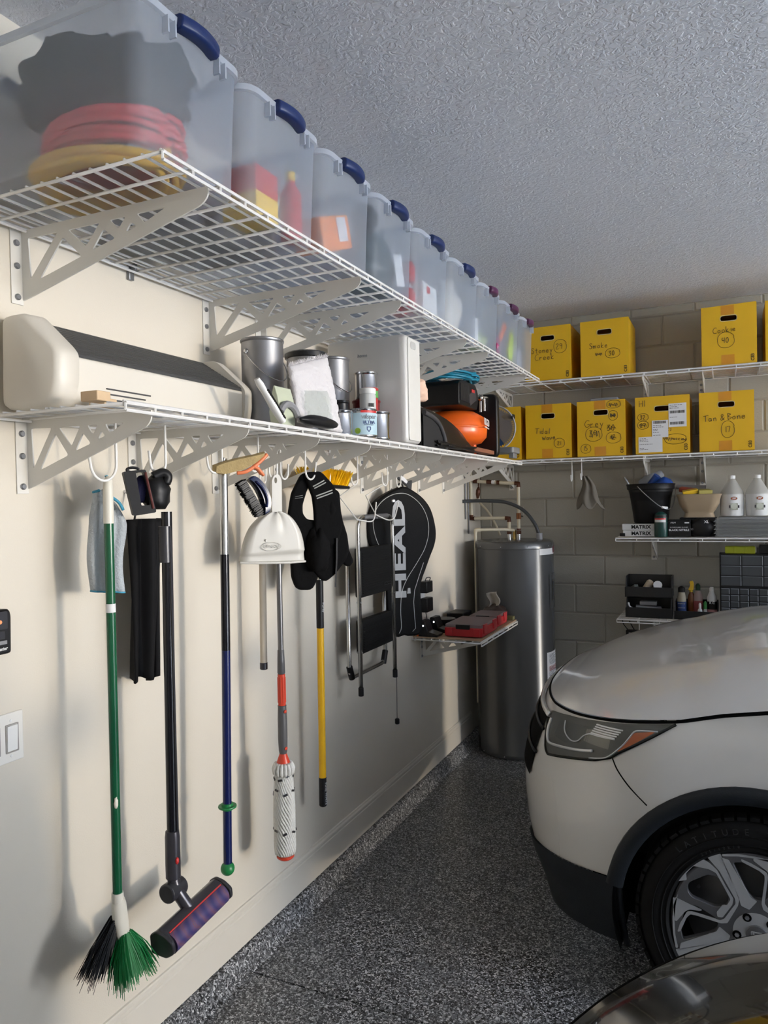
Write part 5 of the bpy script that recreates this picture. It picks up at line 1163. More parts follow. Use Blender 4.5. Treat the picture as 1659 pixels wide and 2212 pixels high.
t, z = bottle(1.343, 4.84, .026, .155, 'cream bottle with navy label at the left of the bottle bin', mat('cream bottle', (.42,.38,.28), .5), M_BLACK, .035, M_INK, .7, True)
text('TITEBOND', .0085, frame((1.343,4.8120,z+.085), (1,0,0), (0,0,1)), M_PAPER, t); text('WOOD GLUE', .0065, frame((1.343,4.8120,z+.06), (1,0,0), (0,0,1)), M_PAPER, t)
t, z = bottle(1.396, 4.87, .021, .155, 'amber spray bottle with bright yellow trigger', mat('amber bottle', (.16,.05,.012), .25), M_YEL, .012)
G().prism(rounded([(-.02,.0),(.012,.0),(.014,.04),(.008,.058),(-.012,.052),(-.006,.03)], .006), lambda a,b,h: (1.398+a,4.87+h,z+.163+b), -.01, .01).build('trigger', M_YEL, t, bevel=.002)
bottle(1.434, 4.865, .027, .165, 'dull red bottle with dark green pointed cap', mat('dull red bottle', (.30,.22,.20), .5), mat('dark green cap', (.01,.05,.02), .5), .04, mat('maroon label', (.25,.05,.05), .5), .45, True)
bottle(1.446, 4.812, .013, .065, 'tiny white bottle with pointed nozzle in front', M_JLAB, M_PAPER, .03, None, .4, True)
bottle(1.475, 4.825, .011, .06, 'tiny white bottle with bright green cap', M_JLAB, mat('bright green cap', (.05,.28,.06), .5), .045, None, .7, True)
t, z = bottle(1.512, 4.85, .027, .165, 'white bottle with red and black label lettered RC', M_JLAB, M_WHITE, .022, M_BLACK, .45)
text('R C', .019, frame((1.512,4.8205,z+.095), (1,0,0), (0,0,1)), M_PAPER, t, off=.0005); G().lathe([(.0288,.03),(.0288,.055)], (1.512,4.85,z), 16, a0=R(-165), a1=R(-15)).build('pink_band', mat('pink band', (.45,.22,.22), .5), t)
# drawer cabinets
M_CAB = mat('black cabinet plastic', (.012,.012,.013), .5); M_DRW = plastic_material('smoky drawer plastic', (.17,.18,.19), .30)
def cabinet(z0, z1, cols, rows, label, x0=1.556, x1=2.02, y0=4.80, y1=4.95):
    t = thing('drawer_cabinet', label, 'cabinet', ((x0+x1)/2,(y0+y1)/2,z0), 'drawer cabinets on the lowest shelf'); g = G()
    f = .010; cw = (x1-x0-f)/cols; rh = (z1-z0-f)/rows; w = .0045
    g.box(x0,x1,y1-.004,y1,z0,z1); g.box(x0,x0+f*.6,y0,y1,z0,z1); g.box(x1-f*.6,x1,y0,y1,z0,z1); g.box(x0,x1,y0,y1,z1-f*.6,z1); g.box(x0,x1,y0,y1,z0,z0+f*.6)
    for c in range(1, cols): xx = x0+f/2+cw*c; g.box(xx-w/2,xx+w/2,y0,y1,z0,z1)
    for r in range(1, rows): zz = z0+f/2+rh*r; g.box(x0,x1,y0,y1,zz-w/2,zz+w/2)
    g.build('cabinet_body', M_CAB, t)
    a, b = cw-w-.001, rh-w-.001
    dg = G(); dg.box(-a/2,a/2,-.003,0,-b/2,b/2); dg.box(-a/2,a/2,0,.10,-b/2,-b/2+.002); dg.box(-a/2,-a/2+.002,0,.10,-b/2,b/2*.7); dg.box(a/2-.002,a/2,0,.10,-b/2,b/2*.7)
    dg.box(-a/2,a/2,-.008,-.003,b/2-.004,b/2)
    me = dg.mesh('drawer'); me.materials.append(M_DRW)
    hl = G().box(a/2-.004,a/2-.001,-.0055,-.003,-b/2,b/2).box(-a/2,a/2,-.009,-.0075,b/2-.002,b/2).mesh('drawer_edge'); hl.materials.append(M_RIM)
    for c in range(cols):
        for r in range(rows):
            p = (x0+f/2+cw*(c+.5), y0, z0+f/2+rh*(r+.5))
            d = piece('drawer', me, t, p); ROOTPOS[d.name] = Vector(p)
            e = bpy.data.objects.new('drawer_edge', hl); COL.objects.link(e); e.parent = d
    return a, b
cabinet(1.108, 1.300, 4, 3, 'upper black cabinet of large clear drawers on the lowest back shelf')
cabinet(ZS4, 1.106, 9, 5, 'lower black cabinet of small clear drawers on the lowest back shelf')
rnd = random.Random(21)
def odd(x, z, k):
    m = [M_PAPER, M_WHITE, M_GREY, mat('dull pink part', (.40,.30,.28), .5)][k % 4]
    g = G().lathe([(0,0),(.013,0),(.013,.03),(0,.03)], (x,4.83,z), 14, (rnd.uniform(-1,1), -.5, .2)) if k % 2 else G().obox((x,4.835,z+.008), (.05,.02,.014), (0,rnd.uniform(-.4,.4),.2))
    return g, m
for k, (x, z, l) in enumerate(((1.60,1.245,'pale part in the top left large drawer'),(1.61,1.186,'pinkish part in the second row first large drawer'),(1.72,1.186,'white cap in the second row second large drawer'),(1.745,1.188,'round white cap in the second row second large drawer'),(1.71,1.243,'grey parts in the top row second large drawer'),(1.81,1.25,'white cup in the top right large drawer'))):
    g, m = odd(x, z, k); inside(g, 'small_part', l, 'part', m)
t = thing('tool_case', 'yellow green hard case on top of the drawer cabinets', 'case', (1.667,4.88,1.3005))
G().prism(rrect(.162,.042,.007), lambda a,b,h: (1.667+a,4.84+h,1.322+b), 0, .08).build('case_body', mat('yellow green plastic', (.40,.44,.012), .4), t, bevel=.003)
for dx in (-.03, .03): G().box(1.667+dx-.004,1.667+dx+.004,4.837,4.84,1.303,1.341).build('case_rib', mat('yellow green plastic', (.40,.44,.012), .4), t, bevel=.001)
t = thing('tool_case', 'black case on top of the drawer cabinets at the right edge', 'case', (1.84,4.88,1.3005))
G().prism(rrect(.17,.052,.008), lambda a,b,h: (1.855+a,4.84+h,1.3275+b), 0, .09).build('case_body', M_BLACK, t, bevel=.003); G().box(1.757,1.775,4.85,4.90,1.301,1.335).build('latch', M_CHAR, t)
# charger and hooks below the lowest shelf
t = thing('battery_charger', 'black and orange battery charger hanging under the lowest shelf', 'charger', (1.05,4.79,.75))
G().prism(rrect(.068,.042,.006), lambda a,b,h: (1.056+a,4.775+h,.803+b), 0, .04).build('charger_body', M_BLACK, t, bevel=.003); G().prism(rrect(.07,.030,.006), lambda a,b,h: (1.056+a,4.774+h,.768+b), 0, .042).build('orange_base', M_ORANGE, t, bevel=.003)
text('RIDGID', .010, frame((1.056,4.7742,.806), (1,0,0), (0,0,1)), M_PAPER, t, off=.0003)
for dx in (-.015, .022): G().tube([(1.056+dx,4.795,.755),(1.05+dx,4.795,.60)], .008, 8).build('leg', M_BLACK, t)
G().tube(spline([(1.03,4.80,.825),(1.005,4.80,.86),(1.0,4.80,.893)]), .003, 6).build('cord', M_BLACK, t, smooth=180); G().tube(spline([(1.07,4.80,.825),(1.055,4.80,.85),(1.035,4.80,.893)]), .003, 6).build('cord', M_BLACK, t, smooth=180)
hook('long white hook beside the battery charger', 1.10, 4.79, .745, .022, .02, .894, .003); hook('white hook under the lowest shelf above the car hood', 1.265, 4.79, .745, .022, .02, .894, .003)
# ------------------------------------------------------------------ water heater, pipes, side shelf
M_TANK = mat('grey enamel tank', (.085,.088,.090), .22, .25, var=.03, vscale=2); M_CPVC = mat('cream pipe', (.62,.56,.42), .45); M_COP = mat('dark copper fitting', (.10,.035,.018), .35, .5); M_BRASS = mat('brass', (.45,.30,.10), .3, 1)
TC = (.322,4.79)
t = thing('water_heater', 'tall grey cylindrical water heater in the back corner', 'water heater', (*TC,0))
G().lathe([(0,.004),(.25,.004),(.254,.008),(.256,.03),(.2535,.035),(.2535,1.335),(0,1.335)], (*TC,0), 72).build('tank', M_TANK, t, smooth=40)
G().lathe([(.2537,1.330),(.2565,1.333),(.2565,1.362),(.250,1.374),(.235,1.380),(0,1.383)], (*TC,0), 72).build('top_cover', M_TANK, t, smooth=40)
for a in range(-170, 20, 38):
    for z in (.02, 1.348):
        d = Vector((math.cos(R(a)), math.sin(R(a)), 0)); G().ball(Vector((*TC,z))+d*.2565, .0035, 8, 6).build('rivet', M_STEEL, t)
def wrap(name, m, a0, a1, z0, z1, r=.2545, parent=t, n=18): return G().lathe([(r-.001,z0),(r,z0),(r,z1),(r-.001,z1)], (*TC,0), n, a0=R(a0), a1=R(a1)).build(name, m, parent)
wrap('badge', mat('silver badge', (.66,.66,.66), .35), -37, 34, 1.292, 1.350)
dn = Vector((math.cos(R(2)), math.sin(R(2)), 0)); G().lathe([(0,.003),(.022,.003),(.026,0)], Vector((*TC,1.321))+dn*.254, 24, dn).build('emblem', mat('maroon emblem', (.10,.02,.03), .4), t)
wrap('element_cover', M_TANK, -17, 20, .945, 1.168, .2575); wrap('cover_handle', mat('chrome edge', (.55,.56,.57), .15, 1), -10, -1, .995, 1.128, .2605, n=6); wrap('handle_recess', M_CHAR, -8, -3, 1.005, 1.118, .2612, n=4)
wrap('warning_sticker', M_PAPER, -25, 22, .445, .668)
rnd = random.Random(2)
g = G()
for k in range(26):
    z = .652 - k*.0075
    if .59 > z > .575: continue
    g.lathe([(.2552,z),(.2552,z+.003)], (*TC,0), 6, a0=R(-22+rnd.uniform(0,3)), a1=R(rnd.uniform(-6,14)))
tag(g.build('sticker_print', mat('sticker print', (.16,.17,.2), .6), t, smooth=0), kind='stuff')
g = G()
for z in (.575,.567,.559,.551): g.lathe([(.2554,z),(.2554,z+.003)], (*TC,0), 6, a0=R(-20), a1=R(10))
tag(g.build('sticker_red_print', mat('sticker red print', (.45,.08,.06), .6), t, smooth=0), kind='stuff')
pp = lambda *p: [(x,4.85,z) for x, z in p]
for x, z1 in ((.275,1.455),(.340,1.455)):
    G().cyl((x,4.85,1.381),(x,4.85,1.415), .0135, 18).build('nipple', M_STEELP, t); G().cyl((x,4.85,1.415),(x,4.85,1.437), .0165, 8).build('copper_nut', M_COP, t)
G().cyl((.307,4.86,1.381),(.307,4.86,1.44), .012, 12).build('relief_valve', M_BRASS, t)
G().tube([(.307,4.85,1.44),(.26,4.80,1.448),(.09,4.72,1.449)], .0095, 12).build('relief_pipe', M_CPVC, t, smooth=60); G().tube([(.082,4.715,1.455),(.082,4.715,.30)], .0105, 12).build('relief_drop_pipe', M_CPVC, t, smooth=60)
G().tube([(.11,4.728,1.449),(.088,4.717,1.449),(.082,4.715,1.43)], .0145, 12).build('elbow', M_CPVC, t, smooth=60)
t = thing('cold_water_pipe', 'cream water pipe with dark elbows joining the left of the heater top', 'pipe', (.15,4.85,1.5))
G().tube(pp((.275,1.44),(.275,1.512)), .0115, 12).build('riser', M_CPVC, t); G().tube(pp((.262,1.522),(.03,1.522)), .0115, 12).build('run', M_CPVC, t); G().tube(pp((.012,1.535),(.012,1.86)), .0115, 12).build('wall_riser', M_CPVC, t)
for c in (((.275,1.497),(.275,1.522),(.250,1.522)), ((.035,1.522),(.012,1.522),(.012,1.545)), ((.275,1.44),(.275,1.452))): G().tube(pp(*c), .0150, 12).build('fitting', M_COP, t, smooth=60)
t = thing('hot_water_pipe', 'cream water pipe with copper valve rising from heater to upper corner', 'pipe', (.2,4.85,1.6))
G().tube(pp((.340,1.44),(.342,1.74)), .0115, 12).build('riser', M_CPVC, t); G().tube(pp((.332,1.752),(.03,1.776)), .0115, 12).build('run', M_CPVC, t)
for c in (((.342,1.728),(.343,1.752),(.318,1.754)), ((.06,1.774),(.03,1.776)), ((.16,1.766),(.125,1.769)), ((.215,1.762),(.195,1.763)), ((.340,1.44),(.340,1.452))): G().tube(pp(*c), .0150, 12).build('fitting', M_COP, t, smooth=60)
G().tube(pp((.341,1.515),(.341,1.555)), .0165, 10).build('valve_body', mat('copper valve', (.20,.075,.03), .35, .7), t); G().tube(pp((.357,1.535),(.372,1.535)), .006, 8).build('valve_tap', M_STEELP, t)
G().tube(spline([(.372,4.84,1.535),(.382,4.83,1.57),(.376,4.83,1.60)]), .0012, 5).build('tag_wire', M_STEEL, t)
G().tube(pp((.182,1.766),(.158,1.767)), .0135, 10).build('white_coupling', M_PAPER, t)
tag(G().tube(spline([(.0,4.70,1.640),(.03,4.78,1.642),(.15,4.79,1.640),(.27,4.80,1.628),(.385,4.80,1.575),(.462,4.80,1.48),(.49,4.80,1.39)], 8), .0115, 12).build('conduit_hose', mat('dark grey conduit', (.045,.05,.055), .4), smooth=180), 'thick dark grey conduit arching from the wall to the heater top', 'hose')
tag(G().cyl((.489,4.80,1.382),(.489,4.80,1.425), .020, 16).build('conduit_connector', M_GREY, bevel=.002), 'grey conduit connector on top of the water heater', 'fitting')
tag(G().tube(spline([(.012,4.97,1.66),(.045,4.98,1.615),(.09,4.98,1.566),(.137,4.98,1.49),(.178,4.97,1.40)]), .008, 10).build('cream_tube', M_CPVC, smooth=180), 'slanting cream tube behind the water heater', 'tube')
for k, y in enumerate((4.74, 4.80)):
    tag(G().tube([(.008,y,1.90),(.008,y,1.52-.1*k)], .005, 8).build('wall_conduit', M_GREY, smooth=180), ['thin grey conduit running down the left wall by the corner', 'second thin grey conduit down the left wall, nearest the corner'][k], 'conduit')
t = thing('water_hammer_arrestor', 'dark copper pipe fitting hanging in the upper corner', 'fitting', (.055,4.86,1.7))
G().lathe([(0,0),(.008,.005),(.015,.03),(.015,.06),(.006,.08),(0,.09)], (.055,4.86,1.655), 14, (.1,0,1)).build('fitting_body', M_COP, t); G().tube([(.062,4.86,1.742),(.066,4.855,1.775)], .004, 8).build('stem', M_COP, t)
# small side shelf with a board
shelf('wire_shelf', 'small wire shelf with a wooden board left of the water heater', SH, (0,1,0), (1,0,0), (.0,3.78), .74, .40, .890, [.16, .52], .125, cross=.105)
tag(G().box(.008,.402,3.785,4.515,.8945,.9005).build('shelf_board', mat('pale hardboard', (.40,.27,.17), .7, var=.08)), 'thin brown board lying on the small side shelf', 'board')
ZB2 = .9015
M_REDT = mat('red tool box plastic', (.42,.012,.018), .35); M_LIDC = plastic_material('clear lid plastic', (.40,.33,.33), .45)
def organizer(x, y, label, w=.215, l=.30, rz=0):
    t = thing('organizer', label, 'tool box', (x,y,ZB2), 'red organizer boxes')
    z = ZB2
    G().prism(rrect(w,l,.012), lambda a,b,h: (x+a,y+b,z+h), .004, .052).build('organizer_body', M_REDT, t, bevel=.004)
    G().prism(rrect(w-.006,l-.006,.012), lambda a,b,h: (x+a,y+b,z+h), .0525, .070).build('lid', M_LIDC, t, bevel=.004)
    G().box(x-.04,x+.04,y-l/2-.006,y-l/2+.015,z+.045,z+.070).build('latch', M_BLACK, t, bevel=.003)
    for k in (-1, 1): G().box(x+k*w*.36-.018,x+k*w*.36+.018,y-l/2-.004,y-l/2+.004,z+.006,z+.05).build('front_rib', M_REDT, t, bevel=.002)
    for k in (-1, 1): G().box(x+w/2-.004,x+w/2+.005,y+k*l*.3-.03,y+k*l*.3+.03,z+.02,z+.07).build('side_latch', M_REDT, t, bevel=.002)
    rnd = random.Random(int(x*97+y*31))
    for k in range(5): G().obox((x+rnd.uniform(-.07,.07), y+rnd.uniform(-.1,.1), z+.059), (.05,.02,.008), (0,0,rnd.uniform(-1,1))).build('fastener_tray', [M_WHITE, M_CHAR, M_RUST][k % 3], t)
organizer(.285, 3.98, 'front red organizer box with clear lid on the side shelf'); organizer(.295, 4.27, 'rear red organizer box on the side shelf by the heater', .17, .22)
for k, (x, y, l) in enumerate(((.075,3.83,'front black battery charger with a white light on the side shelf'), (.085,3.97,'rear black battery charger with a white light on the side shelf'))):
    t = thing('battery_charger', l, 'charger', (x,y,ZB2))
    G().prism([(-.035,0),(.075,0),(.08,.012),(.02,.028),(.0,.085),(-.03,.085)], lambda a,b,h: (x+a, y+h, ZB2+b), -.045, .045).build('charger_body', M_BLACK, t, bevel=.004)
    G().box(x-.045,x-.034,y-.046,y+.03,ZB2,ZB2+.06).build('orange_side', M_ORANGE, t, bevel=.002)
    G().ball((x-.005,y-.046,ZB2+.06), .0045, 10, 6).build('lamp', mat('white status lamp', (.9,.95,1.0), .3, emit=6), t)
tag(G().lathe([(.02,0),(.06,0),(.062,.012),(.06,.05),(.02,.05)], (.075,4.13,ZB2), 24).build('tape_roll', M_BLACK), 'black tape roll at the wall side of the side shelf', 'roll')
tag(G().obox((.085,4.35,ZB2+.03), (.11,.16,.058)).build('black_case', M_BLACK, bevel=.005), 'black case at the far wall side of the side shelf', 'case')
t = thing('leather_pouch', 'dark tool pouch with a folded pale paper at the end of the side shelf', 'pouch', (.30,4.43,ZB2))
link('pouch_body', bumpy((.29,4.435,ZB2+.045), (.075,.06,.055), 92, .25, 2).mesh('pouch_body'), mat('dark leather', (.025,.014,.012), .5), t, 180)
G().grid(lambda u, v: (.255+u*.07+.012*math.sin(v*5), 4.41+.02*math.sin(u*5), ZB2+.085+v*.085+u*.015), 10, 8).build('folded_paper', mat('grey paper', (.36,.34,.30), .8), t, smooth=180, solid=.002)
tag(G().obox((.372,4.485,ZB2+.012), (.045,.045,.022)).build('sponge', mat('olive sponge', (.16,.15,.06), .9), bevel=.003), 'olive sponge at the far front corner of the side shelf', 'sponge')
# power adapters on an outlet
t = thing('outlet_plate', 'white wall outlet plate behind the two black power adapters', 'outlet', (.003,3.95,1.11)); G().prism(rrect(.11,.15,.004), lambda a,b,h: (h,3.925+a,1.11+b), 0, .006).build('plate', M_WHITE, t, bevel=.002)
for k, (z0, z1) in enumerate(((1.125,1.190),(1.015,1.095))):
    t = thing('power_adapter', ['upper black power adapter plugged into the wall outlet', 'lower black power adapter plugged into the wall outlet'][k], 'adapter', (.03,3.95,z0))
    G().box(.0065,.05,3.905,4.0,z0,z1).build('adapter_body', M_BLACK, t, bevel=.005)
    G().tube(spline([(.03,3.93,z1),(.035,3.94,z1+.02),(.04,3.985,z1+.016),(.03,3.99,z1-.005)]) if k == 0 else spline([(.03,3.93,z0),(.04,3.93,z0-.05),(.06,3.92,.96)]), .0025, 6).build('cord', M_BLACK, t, smooth=180)
# ------------------------------------------------------------------ cars
from bisect import bisect_right
def interp(T, V, x):
    if x <= T[0]: return V[0]
    if x >= T[-1]: return V[-1]
    i = bisect_right(T, x)-1; f = (x-T[i])/(T[i+1]-T[i]); f = f  # linear
    return V[i]+(V[i+1]-V[i])*f
ZT = [.08,.20,.30,.40,.50,.56,.62,.72,.82,.90,.95,1.2]; X0 = [.90,.865,.82,.80,.792,.792,.80,.832,.875,.92,.965,1.05]; WT = [.87,.895,.915,.932,.94,.942,.942,.94,.935,.925,.912,.89]
TT = [0,.617,.935,1.228,1.427,1.58,1.70,1.824,2.20,3.0,5.4]; ZTOP = [.872,.886,.907,.929,.945,.957,.987,1.008,1.045,1.07,1.12]
TB = [0,.30,.471,.70,.947,1.117,1.231,1.4,5.4]; ZBOT = [.28,.285,.322,.365,.398,.413,.422,.43,.43]
TL = [0,.5,.83,1.02,1.27,1.5,2.1,5.4]; ZLOW = [.085,.09,.152,.179,.202,.21,.21,.22]
XS_, PW = 1.45, 2.2
M_WPAINT = mat('white pearl car paint', (.68,.665,.635), .28, spec=.5, coat=1.0, var=.01)
M_KPAINT = mat('black car paint', (.012,.012,.012), .10, spec=.5, coat=1.0, var=.02)
M_CLAD = mat('dark textured car plastic', (.009,.012,.016), .5, bump=.2, bscale=300, spec=.35)
M_TIRE = mat('tire rubber', (.007,.007,.007), .75, spec=.2); M_SEAM = mat('panel gap', (.003,.003,.003), .9, spec=.1)
M_GLASS = plastic_material('tinted car glass', (.05,.06,.06), .72); M_CHROME = mat('bright chrome', (.80,.80,.78), .2, .6, var=.02)
M_RIMF = mat('machined alloy', (.50,.51,.52), .32, .35, var=.03); M_RIMD = mat('dark alloy pocket', (.13,.13,.135), .35, .35)
def make_car(label, dx, yc, paint, near, clad=True):
    """nose towards the left wall; near = -1 when its visible flank is the -y one"""
    t0 = thing('car', label, 'car', (3.0+dx, yc, 0))
    def body(t, z, h=0):
        s = 1 if t >= 0 else -1; a = abs(t)
        def P(a, z):
            x0 = interp(ZT, X0, z); w = interp(ZT, WT, z)
            if a <= math.pi/2:
                d = w*math.sin(a)**(2/PW); x = XS_-(XS_-x0)*max(math.cos(a),0)**(2/PW)
            else: d = w; x = XS_+(a-math.pi/2)
            return Vector((x, d, z))
        p = P(a, z)
        if h:
            q = P(a+.01, z)-P(max(a-.01,0), z); n = Vector((-q.y, q.x, 0)).normalized()
            p = p + n*h
        return Vector((p.x+dx, yc + near*s*p.y, p.z))
    hub = (1.665, .35); hubr = (4.32, .35)
    def keep(g, cut=.412):
        """cut the wheel openings out of a body grid"""
        f2 = []
        for f in g.f:
            c = sum((Vector(g.v[i]) for i in f), Vector())/len(f)
            if cut < .4 and c.x-dx < hub[0]:
                if c.x-dx < 1.272: f2.append(f)
                continue
            if abs(c.y-yc) > .72 and any((c.x-dx-hx)**2+(c.z-hz)**2 < cut**2 for hx, hz in (hub, hubr)): continue
            f2.append(f)
        g.f = f2; return g
    T1 = 5.4
    ts = [-T1 + (T1-1.6)*i/190 for i in range(190)] + [-1.6+3.2*i/120 for i in range(121)] + [1.6+(T1-1.6)*(i+1)/190 for i in range(190)]
    def band(lo, hi, nv, h=0, cut=.412):
        g = G(); vs = []; n = len(ts)
        for j in range(nv+1):
            for t in ts:
                a = abs(t); z = lo(a)+(hi(a)-lo(a))*j/nv; vs.append(body(t, z, h))
        fs = [(j*n+i, j*n+i+1, (j+1)*n+i+1, (j+1)*n+i) for j in range(nv) for i in range(n-1)]
        g.add(vs, fs); return keep(g, cut)
    zb = (lambda a: interp(TB, ZBOT, a)); zt = (lambda a: interp(TT, ZTOP, a)); zl = (lambda a: interp(TL, ZLOW, a))
    band(zb, zt, 26).build('body_shell', paint, t0, smooth=60)
    band(zl, lambda a: zb(a)+.002, 14, .010, .392).build('lower_cladding', M_CLAD, t0, smooth=60)
    for k_ in (-1, 1):      # finished rear edge of the front cladding
        lo, hi = .6, 2.2
        for _ in range(30):
            m_ = (lo+hi)/2
            if body(m_, .35).x-dx < 1.274: lo = m_
            else: hi = m_
        G().tube([body(lo*k_, z, .004) for z in (.198,.25,.32,.38,.44)], .010, 6).build('cladding_edge', M_CLAD, t0, smooth=180)
    # hood
    g = G(); vs = []; nt, nv = 90, 40
    def hood(a, v):
        e = body(a, zt(a)+.004); d = abs(e.y-yc); x = e.x-dx
        cr = .138*(1-math.exp(-max(x-.93,0)/.33))
        z = e.z + cr*(1-abs(v)**3.2) + .010*math.exp(-((abs(v)-.62)/.10)**2)*min(1, max(x-1.0,0)*2)
        return Vector((e.x, yc+v*d, z))
    g.grid(lambda u, v: hood(.03+u*2.15, v*2-1), nt, nv); g.build('hood', paint, t0, smooth=70)
    G().tube([body(-2.18+4.36*i/120, zt(abs(-2.18+4.36*i/120))-.003, .001) for i in range(121)], .0045, 6).build('hood_gap', M_SEAM, t0, smooth=180)
    # cabin
    yw = .80; Z0 = 1.06
    def yy(k): return yc+k
    roof = G(); rs = []
    for x, w, z in ((2.86,.60,1.545),(3.1,.62,1.585),(3.6,.63,1.60),(4.3,.62,1.59),(4.85,.58,1.555)):
        rs.append([(x+dx, yy(w*math.cos(R(a))), z-.05+.05*math.sin(R(a))*1.3) for a in range(0,181,15)])
    roof.loft(rs, False, False); roof.build('roof', paint, t0, smooth=60, solid=.02)
    for k in (-1, 1):
        for pts in (((2.06,.80,1.05),(2.45,.70,1.33),(2.88,.60,1.545)), ((3.42,.885,1.07),(3.42,.62,1.57)), ((4.35,.885,1.09),(4.42,.62,1.57)), ((5.25,.78,1.12),(4.85,.585,1.55))):
            G().tube([(x+dx, yy(k*w), z) for x, w, z in pts], .034, 8).build('pillar', paint, t0, smooth=60)
        G().add([(2.15+dx,yy(k*.86),1.06),(5.2+dx,yy(k*.86),1.11),(4.85+dx,yy(k*.60),1.53),(2.9+dx,yy(k*.61),1.53)], [(0,1,2,3)]).build('side_window', M_GLASS, t0, solid=.004)
        G().box(2.1+dx, 5.3+dx, yy(k*.88)-.04, yy(k*.88)+.04, 1.045, 1.075).build('belt_trim', M_CLAD, t0)
        m = G().obox((2.55+dx, yy(k*1.02), 1.12), (.12,.20,.15)).build('mirror', paint, t0, bevel=.03, bseg=3)
    g = G(); g.grid(lambda u, v: (2.08+.80*v+dx-.05*(1-(2*u-1)**2), yy((2*u-1)*(.80-.20*v)), 1.07+.10*(1-(2*u-1)**2)*(1-v)+.475*v), 16, 6); g.build('windshield', M_GLASS, t0, smooth=180, solid=.004)
    g = G(); g.grid(lambda u, v: (5.28-.42*v+dx, yy((2*u-1)*(.78-.20*v)), 1.12+.425*v), 8, 4); g.build('rear_window', M_GLASS, t0, smooth=180, solid=.004)
    G().box(2.0+dx,2.35+dx,yc-.82,yc+.82,1.02,1.05).build('cowl', M_CLAD, t0); G().box(5.3+dx,5.4+dx,yc-.9,yc+.9,.30,1.12).build('tailgate', paint, t0, bevel=.03)
    G().box(1.15+dx,5.3+dx,yc-.68,yc+.68,.20,.42).build('underbody', M_SEAM, t0)
    G().box(2.3+dx,5.3+dx,yc-.86,yc+.86,.40,.70).build('cabin_floor', M_SEAM, t0)
    # wheel openings, flares, wheels
    for k in (-1, 1):
        for hx, hz in (hub, hubr):
            ys = yc+k*.60; ye = yc+k*.932
            n_ = 28; ang = [R(-20+220*i/n_) for i in range(n_+1)]
            g = G().loft([[(hx+dx+.415*math.cos(a), y, max(hz+.415*math.sin(a),.19)) for a in ang] for y in (ys, ye)], False, False)
            g.f = [f for f in g.f if max(f)-min(f) < 2*n_+2 and not (len(f) == 4 and abs(f[0]-f[1]) > 1)]
            g.build('wheel_well', M_SEAM, t0, smooth=60)
            def flare_ring(y, r0, r1):
                return [[(hx+dx+r*math.cos(a), yy_, max(hz+r*math.sin(a), .205)) for a in [R(-18+188*i/36) for i in range(37)]] for r, yy_ in ((r0, y-k*.03),(r0, y),(r0+.012, y+k*.008),(r1-.012, y+k*.008),(r1, y-k*.002),(r1, y-k*.04))]
            rr = flare_ring(yc+k*.944, .385, .438); g = G(); m = 37
            g.add([p for r_ in rr for p in r_], [(i*m+j, i*m+j+1, (i+1)*m+j+1, (i+1)*m+j) for i in range(len(rr)-1) for j in range(m-1)]); g.build('wheel_arch_flare', M_CLAD if clad else paint, t0, smooth=50)
            make_wheel(t0, (hx+dx, yc+k*.93, hz), k, (hx, k) == (hub[0], near))
    return t0, body, zt
def arc_text(s, size, c, r, a_mid, step, k, m, parent, name):
    """letters standing on a circle on a wheel's outer face"""
    for i, ch in enumerate(s):
        if ch == ' ': continue
        a = R(a_mid - (i-(len(s)-1)/2)*step)
        rad = Vector((math.cos(a), 0, math.sin(a))); tan = Vector((math.sin(a), 0, -math.cos(a)))
        text(ch, size, frame(Vector(c)+rad*r+Vector((0,k*.002,0)), tan, rad), m, parent, name=name, ext=.001)
